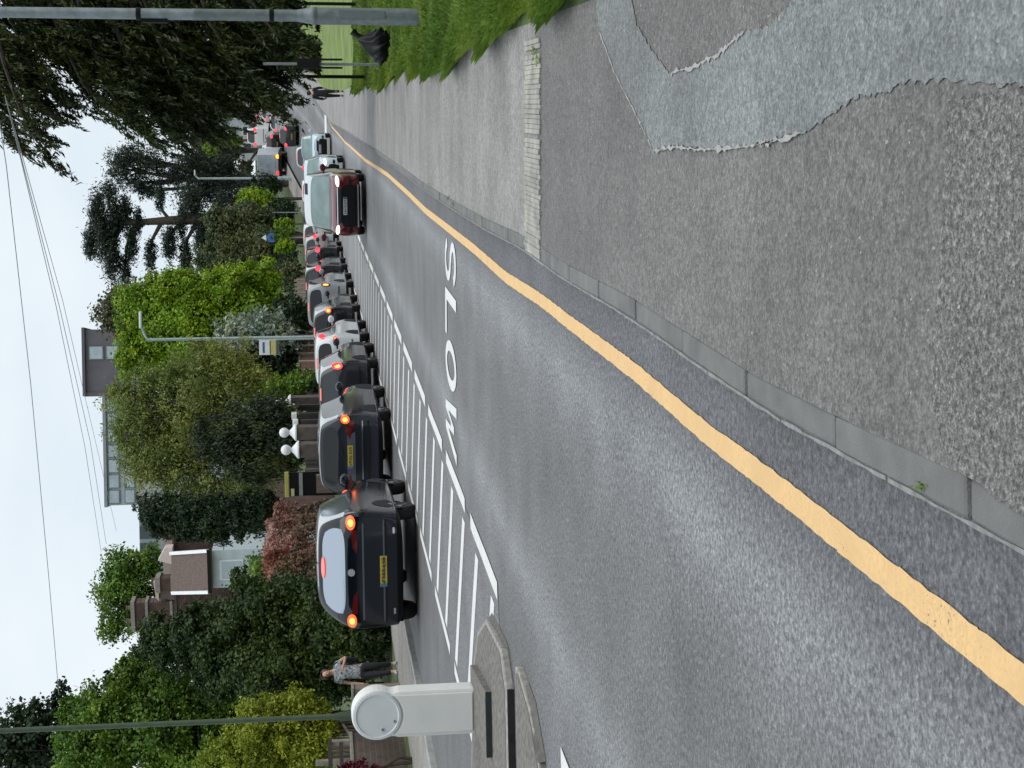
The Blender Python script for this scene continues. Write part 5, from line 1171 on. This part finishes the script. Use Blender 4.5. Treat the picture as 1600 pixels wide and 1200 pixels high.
tree('willow', 'broad olive green willow with many grey stems left of the bright lime tree', 'tree', gb(680, 64), [lob(210, 640, 64, 50, 45), lob(230, 690, 64, 55, 50), lob(270, 740, 63.5, 65, 42), lob(250, 600, 64, 55, 36), lob(320, 620, 63.5, 70, 50), lob(300, 690, 63.5, 75, 60), lob(360, 760, 63, 70, 36), lob(380, 600, 63, 55, 42), lob(340, 570, 64, 70, 40), lob(185, 615, 64.5, 22, 24), lob(195, 670, 64.5, 24, 24), lob(220, 720, 64.5, 30, 30)], 62000, .16, 'olive', .34, 2.8, clump=34, csize=.15, inner=.2, down=.8, bark=M_bark2, seed=34, sub=5)
tree('yew', 'dark yew with upward pale tips in front of the willow', 'conifer', gb(680, 56), [lob(380, 690, 56, 62, 46), lob(340, 680, 56.3, 40, 32), lob(420, 655, 55.6, 36, 36), lob(410, 720, 55.6, 55, 34), lob(445, 690, 55.4, 34, 50), lob(330, 705, 56.3, 25, 20)], 36000, .16, 'yew', .16, 3.2, inner=.5, down=-2.5, seed=35)
tree('leafy_shrub', 'low leafy shrub with cream flowers between the brick wall and the dark panelled wall', 'shrub', gb(600, 61.6), [lob(452, 603, 61.6, 30, 18), lob(472, 598, 61.3, 26, 20), lob(435, 612, 61.8, 22, 12)], 6000, .13, 'mid', .05, 1.5, seed=36, extra=([lob(488, 596, 61.0, 7, 6), lob(484, 612, 61.0, 6, 6)], 500, 'grey'))
tree('lime_tree', 'bright lime green round crowned tree behind the tall lamp post', 'tree', gb(510, 78), [lob(240, 500, 78, 52, 55), lob(225, 555, 78, 40, 45), lob(300, 465, 77.6, 60, 42), lob(310, 530, 77, 70, 70), lob(370, 460, 77.4, 55, 42), lob(390, 510, 77, 60, 60), lob(265, 455, 78, 45, 30), lob(410, 440, 77.4, 30, 28), lob(215, 480, 78, 22, 30)], 120000, .165, 'lime', .28, 1.5, clump=60, csize=.12, inner=.45, seed=37)
tree('olive_shrub', 'silvery grey leaved shrub beside the bus stop flag', 'shrub', gb(525, 70), [lob(380, 515, 70, 40, 22), lob(365, 540, 70, 24, 18), lob(420, 500, 70, 30, 18), lob(430, 525, 69.7, 34, 22), lob(350, 525, 70, 14, 16)], 4200, .22, 'grey', .08, 2.0, clump=14, csize=.3, inner=.3, seed=38)
tree('dark_shrub', 'dark rounded evergreen behind the bus stop flag and brick wall', 'shrub', gb(570, 72), [lob(410, 575, 72, 50, 36), lob(430, 545, 71.5, 45, 40), lob(440, 610, 72, 36, 25), lob(455, 500, 74, 30, 40)], 20000, .17, 'deep', .12, 1.6, inner=.45, seed=39)
tree('bare_tree', 'thin grey green treetop beside the brown office block', 'tree', gb(490, 120), [lob(170, 490, 120, 22, 26), lob(190, 470, 120, 22, 22), lob(200, 505, 120, 26, 24), lob(220, 480, 120, 30, 40)], 8000, .28, 'bare', .25, 1.6, clump=12, csize=.25, inner=.2, seed=40)
# cedar and the conifers behind the oncoming cars
cb_ = at(440, 345, 128); cbase = (cb_[0], 128, zt(128))
cl = [lob(150, 330, 128, 14, 34), lob(160, 370, 128, 16, 40), lob(175, 405, 128, 14, 40), lob(140, 380, 128, 10, 30), lob(195, 330, 128, 12, 30), lob(195, 425, 128, 10, 26), lob(205, 380, 128, 10, 30), lob(178, 345, 128, 12, 40), lob(168, 300, 128, 16, 16), lob(265, 380, 128, 12, 34), lob(250, 310, 128, 9, 24), lob(290, 400, 128, 10, 36), lob(300, 320, 128, 14, 30), lob(315, 365, 128, 14, 40), lob(330, 400, 128, 10, 34), lob(345, 340, 128, 14, 40), lob(285, 345, 128, 10, 26), lob(372, 370, 128, 14, 46), lob(235, 400, 128, 10, 28), lob(215, 345, 128, 8, 24)]
t = tree('cedar', 'tall dark cedar with layered open branches against the sky', 'tree', cbase, [(c, (r[0]*.98, r[1]*.85, r[2]*.85)) for c, r in cl], 40000, .28, 'cedar', 0, 3.2, clump=11, csize=.36, inner=.2, down=.6, seed=41)
b = MB(); tp = np.array(at(165, 350, 128)); bs = np.array(cbase)
b.tube([tuple(bs-bs), tuple((tp-bs)*.5+np.array([.3, 0, 0])), tuple(tp-bs)], [.75, .5, .14], 10)
rng = np.random.default_rng(3)
for (c, r) in cl:
    f = np.clip((c[2]-bs[2])/(tp[2]-bs[2])-.06, .1, .97); s0 = (tp-bs)*f; e = np.array(c)-bs
    b.tube([tuple(s0), tuple(s0*.5+e*.5+np.array([0, 0, .3])), tuple(e)], [.20, .13, .05], 6)
b.build('trunk', M_bark, t, smooth=True, fix=False)
tree('pine', 'dark ragged pine beside the cedar, leaning over the road', 'tree', gb(285, 134, 440), [lob(185, 262, 134, 20, 26), lob(205, 245, 134, 24, 22), lob(215, 285, 134, 30, 14), lob(235, 255, 134, 26, 24), lob(270, 275, 134, 30, 18), lob(300, 255, 134, 30, 26), lob(330, 290, 134, 34, 34), lob(360, 320, 133, 30, 34), lob(350, 262, 134, 26, 24), lob(395, 300, 132, 26, 30), lob(230, 300, 134, 22, 10), lob(300, 305, 133, 30, 26)], 26000, .30, 'cedar', .45, 3.2, clump=11, csize=.26, inner=.15, down=.8, seed=42, sub=4)
tree('dusty_tree', 'dusty green rounded tree in front of the cedar trunk', 'tree', gb(375, 112, 440), [lob(360, 380, 112, 32, 34), lob(385, 345, 112, 40, 26), lob(345, 350, 112, 22, 26), lob(330, 405, 112, 28, 22), lob(395, 395, 111, 36, 40), lob(370, 420, 110, 34, 24), lob(420, 400, 109, 26, 40)], 42000, .22, 'dusty', .3, 1.6, seed=43, sub=4)
tree('garden_shrub', 'yellow green domed shrub by the foot of the distant lamp post', 'shrub', gb(310, 118, 440), [lob(395, 308, 118, 24, 14), lob(410, 318, 118, 24, 18), lob(385, 322, 118, 18, 12)], 9000, .2, 'lime', .1, 1.6, seed=44)
tree('dark_hedge_bush', 'dark green bush row behind the blue round sign', 'bush', gb(370, 116, 440), [lob(430, 350, 116, 26, 22), lob(435, 385, 115, 28, 26), lob(425, 410, 110, 28, 24), lob(440, 330, 117, 20, 18), lob(415, 290, 124, 26, 16), lob(400, 360, 117, 20, 20), lob(445, 425, 104, 24, 24)], 26000, .2, 'deep', .1, 1.6, seed=45)
for k, (yy, Y, lb) in enumerate([(350, 106, 'small bright clipped bush left of the far fence'), (365, 104, 'middle of the small bright clipped bushes near the blue sign'), (385, 101, 'small bright clipped bush just below the blue sign')]):
    tree('clipped_bush', lb, 'bush', gb(yy, Y, 450), [lob(447, yy, Y, 12, 9), lob(436, yy+3, Y, 8, 8)], 2600, .16, 'lime' if k != 1 else 'mid', .05, 1.5, seed=46+k, group='clipped bushes by the far footway')
tree('round_bush', 'olive brown round bush at the end of the timber fence', 'bush', gb(430, 97, 470), [lob(455, 432, 97, 18, 20), lob(440, 425, 98, 14, 14)], 5000, .17, 'dusty', .06, 1.6, seed=50)
tree('hillside_tree', 'mixed green trees on the hillside above the grey lorry', 'tree', gb(235, 175, 420), [lob(345, 240, 175, 26, 22), lob(318, 215, 178, 20, 20), lob(345, 222, 172, 10, 9), lob(320, 262, 175, 26, 18), lob(385, 262, 170, 10, 9)], 20000, .4, 'dusty', .3, 1.6, seed=51)
tree('hillside_tree', 'bright green tree on the hillside left of the white fronted house', 'tree', gb(218, 168, 400), [lob(345, 226, 168, 12, 8), lob(330, 232, 168, 12, 8), lob(365, 218, 168, 12, 8)], 5000, .34, 'lime', .2, 1.6, seed=52)
tree('hillside_tree', 'dark trees on the hill directly behind the near conifer', 'tree', gb(120, 190, 420), [lob(400, 130, 190, 30, 40), lob(390, 60, 190, 40, 50), lob(318, 132, 200, 40, 36), lob(420, 20, 185, 40, 50), lob(440, 110, 180, 26, 40)], 26000, .45, 'deep', .4, 1.6, seed=53)
tree('verge_shrub', 'mid green shrubs at the far end of the lawn on the right', 'bush', gb(60, 120, 480), [lob(470, 40, 120, 16, 40), lob(476, 90, 118, 12, 24), lob(455, 10, 122, 26, 40), lob(450, 80, 124, 20, 30)], 12000, .25, 'dark', .1, 1.6, seed=54)
# the big conifer on the right: drooping sprays hanging from long limbs
def big_conifer():
    rng = np.random.default_rng(61); Y0 = 37.0; q = at(480, -90, Y0); base = np.array([q[0], Y0, zt(Y0)+.1])
    t = thing('conifer', 'huge dark conifer with drooping sprays overhanging the footway at the right', 'tree', tuple(base))
    ends = []                       # tips of limbs: photo position, distance, reach and droop
    spec = [(20, 228, 36, .5), (-20, 180, 37, .8), (45, 212, 35, .4), (75, 262, 34, .25), (60, 172, 37, .6), (92, 158, 36, .45), (115, 120, 37, .6), (30, 120, 38, .9), (0, 70, 38, .9), (70, 80, 36, .9), (120, 60, 38, .8), (150, 110, 36, .7), (165, 185, 35, .25), (145, 165, 36, .5), (185, 150, 37, .7),
            (195, 190, 36, .7), (215, 205, 35, .8), (230, 165, 37, .8), (250, 190, 36, .9), (265, 215, 35, .7), (285, 185, 37, .8), (300, 200, 36, .8), (320, 190, 35, .7), (330, 160, 37, .8), (350, 165, 36, .7), (240, 120, 38, .9), (200, 90, 38, .9), (290, 130, 38, .9), (340, 120, 37, .8), (385, 140, 36, .7), (400, 165, 36, .5), (375, 100, 38, .8), (405, 152, 35, .5), (420, 122, 36, .6), (440, 98, 35, .5), (430, 150, 36, .35), (455, 75, 35, .5), (440, 60, 37, .7), (300, 80, 39, .9), (160, 40, 39, .9), (250, 50, 39, .9), (350, 50, 39, .9), (410, 30, 38, .8), (60, 20, 39, .9), (455, 20, 37, .6), (200, 10, 40, .9), (300, 10, 40, .9), (110, 0, 40, .9), (-40, 120, 38, 1), (-60, 40, 39, 1), (466, 86, 34.5, .35), (20, -60, 40, 1), (180, -60, 40, 1), (330, -60, 40, 1), (450, -60, 39, .8)]
    b = MB(); topz = at(-160, -60, Y0)[2]
    b.tube([(0, 0, -.2), (.1, 0, 3), (0, .1, topz-base[2])], [.5, .4, .12], 10)
    POS = []; OUT = []; AL = []
    for (x, y, Y, wgt) in spec:
        e = np.array(at(x, y, Y)); zs = min(max(e[2]+1.2+.10*np.linalg.norm(e[:2]-base[:2]), base[2]+1.5), topz-.5)
        s0 = np.array([base[0], base[1], zs]); mid = s0*.45+e*.55+np.array([0, 0, .7])
        bez = lambda u: (1-u)**2*s0+2*u*(1-u)*mid+u*u*e
        tan = lambda u: nrm(2*(1-u)*(mid-s0)+2*u*(e-mid))
        pts = [bez(u) for u in np.linspace(0, .86, 9)]
        b.tube([tuple(p-base) for p in pts], list(np.linspace(.11, .015, 9)), 6)
        # side sprays: flat feathery fans hanging off the limb
        for q in range(int(84*wgt)):
            u0 = rng.random()**.6*.86+.14; h0 = bez(u0); tg = tan(np.array([[u0]]))[0]
            sd_ = np.cross(tg, [0, 0, 1.])*(1 if rng.random() < .5 else -1)
            d = nrm((tg*rng.uniform(.5, 1.3)+sd_*rng.uniform(.1, 1.0)+np.array([0, 0, rng.uniform(-.75, .05)]))[None])[0]
            ln = rng.uniform(.5, 1.5)*(1.15-.45*u0); kk = int(60*ln)+14; v = rng.random(kk)
            w1 = nrm(np.cross(d, [.3, .2, 1.])[None])[0]
            hp = h0+d*(v*ln)[:, None]+w1*(rng.normal(size=kk)*.13*(1.1-v))[:, None]; hp[:, 2] -= .32*ln*v*v+np.abs(rng.normal(size=kk))*.06
            POS.append(hp); OUT.append(rng.normal(size=(kk, 3))*.4); AL.append(np.tile(d*1.3, (kk, 1))+w1*np.sign(rng.normal(size=kk))[:, None]*.5)
    pos = np.concatenate(POS); od = np.concatenate(OUT); al = np.concatenate(AL)
    pos[:, 2] = np.maximum(pos[:, 2], base[2]+1.3)
    npmesh('crown', leaf_quads(pos, .19, 4.2, rng, od, .35, .3, along=al)-base, 4, LM['conifer'], t)
    b.build('trunk', mat('dark conifer bark', (.022, .018, .013), .95, .3, 9), t, smooth=True, fix=False)
big_conifer()
# unseen tree belt added behind the camera to darken what the cars reflect
def belt():
    rng = np.random.default_rng(90); n = 40000; th = rng.uniform(-2.95, -.19, n); R = rng.uniform(15, 20, n)*(1+.12*np.sin(th*9)); x = R*np.cos(th)*1.7; y = R*np.sin(th)-4
    z = rng.random(n)**.8*(13+2.5*np.sin(th*14)+1.5*np.sin(th*31)); keep = ~((x > -13) & (x < 1.2) & (z < 1.5)); pos = np.stack([x, y, z], 1)[keep]
    o = npmesh('unseen_tree_belt', leaf_quads(pos, 1.1, 1.4, rng, None), 4, LM['dark']); o['kind'] = 'stuff'
belt()
# ---------------------------------------------------------------- long grass on the verge and weeds in the kerb
M_blade = leafmat('verge grass blades', (.055, .105, .015), (.125, .205, .028), (.25, .33, .07), .3)
def grass():
    rng = np.random.default_rng(71); n = 210000
    Y = 6.0+(48-6.0)*rng.random(n)**1.7; u = rng.random(n)
    edge = .60+np.clip((10-Y)*.035, 0, .12)-.11*np.abs(np.sin(Y*1.9))*np.abs(np.sin(Y*.83+1))-.10*np.sin(Y*.45)
    c = edge+(u**2.0)*(1.2+.16*Y); near = np.clip(1-(c-edge)/.5, 0, 1)
    x = c+SL*Y; z = np.interp(Y, _zx, _zy)+.104
    h = rng.uniform(.04, .10, n)*(1+.7*near*rng.random(n))*(1+.5*np.sin(Y*2.1+c*3)); h = np.maximum(h, .03)*np.clip((Y-4)/7, .5, 1)
    ang = rng.uniform(0, 2*np.pi, n); lean = rng.uniform(.2, .9, n)*h; dx = np.cos(ang)*lean-near*h*.45; dy = np.sin(ang)*lean
    wd = np.clip(.0007*Y**.9, .0022, .03); px = -np.sin(ang+.6)*wd; py = np.cos(ang+.6)*wd
    V = np.empty((n, 4, 3)); V[:, 0] = np.stack([x-px, Y-py, z], 1); V[:, 1] = np.stack([x+px, Y+py, z], 1)
    V[:, 2] = np.stack([x+dx*.45+px*.7, Y+dy*.45+py*.7, z+h*.72], 1); V[:, 3] = np.stack([x+dx, Y+dy, z+h*.92], 1)
    o = npmesh('verge_grass', V.reshape(-1, 3), 4, M_blade); o['kind'] = 'stuff'
    # weeds in the kerb joints
    P_ = []
    for (px_, py_, k, s) in [(1448, 762, 9, .012), (703, 309, 26, .03), (712, 318, 12, .02), (838, 84, 60, .05), (845, 92, 40, .04), (672, 286, 10, .03)]:
        g = gnd(px_, py_, .1); P_.append(np.array(g)+rng.normal(size=(k, 3))*np.array([s*.6, s, .012])+np.array([0, 0, .02]))
    pos = np.concatenate(P_); o = npmesh('kerb_weeds', leaf_quads(pos, .022, 2.5, rng, None, -1), 4, M_blade); o['kind'] = 'stuff'
grass()
# small stones and dead leaves lying loose on the tarmac
rng = np.random.default_rng(9); n = 420
Y = 3+9*rng.random(n)**1.3; c = rng.uniform(-.8, .7, n); pos = np.stack([c+SL*Y, Y, np.full(n, .113)], 1)
o = npmesh('loose_grit', leaf_quads(pos, .011, 1.3, rng, None, 0, 3), 4, M_patch_edge); o['kind'] = 'stuff'
# ---------------------------------------------------------------- overhead wires
M_wire = mat('overhead wire', (.30, .32, .33), .6, 0)
def wire(label, pts, r):
    q = [Vector(at(x, y, Y)) for x, y, Y in pts]; p = []
    for i in range(len(q)-1):
        for k in range(10):
            u = k/10; v = q[i].lerp(q[i+1], u); p.append(v)
    p.append(q[-1]); b = MB(); b.tube(p, r, 6); o = b.build('overhead_wire', M_wire, smooth=True); tag(o, label, 'wire', 'wires across the sky')
wire('highest overhead wire, running from the conifer to the broad tree on the left', [(-10, 130, 30), (10, 260, 32), (48, 600, 38), (76, 900, 44), (92, 1085, 47)], .0095)
wire('left of the fan of thin wires dropping towards the house', [(8, 150, 30), (28, 230, 31), (88, 480, 42), (133, 700, 56), (158, 862, 70)], .0095)
wire('middle of the fan of thin wires dropping towards the house', [(8, 150, 30.3), (29, 230, 31.3), (93, 480, 42), (141, 690, 56), (166, 850, 70)], .0095)
wire('right of the fan of thin wires dropping towards the brown office block', [(8, 150, 30.6), (31, 230, 31.6), (98, 470, 45), (128, 600, 56), (182, 830, 80)], .0085)
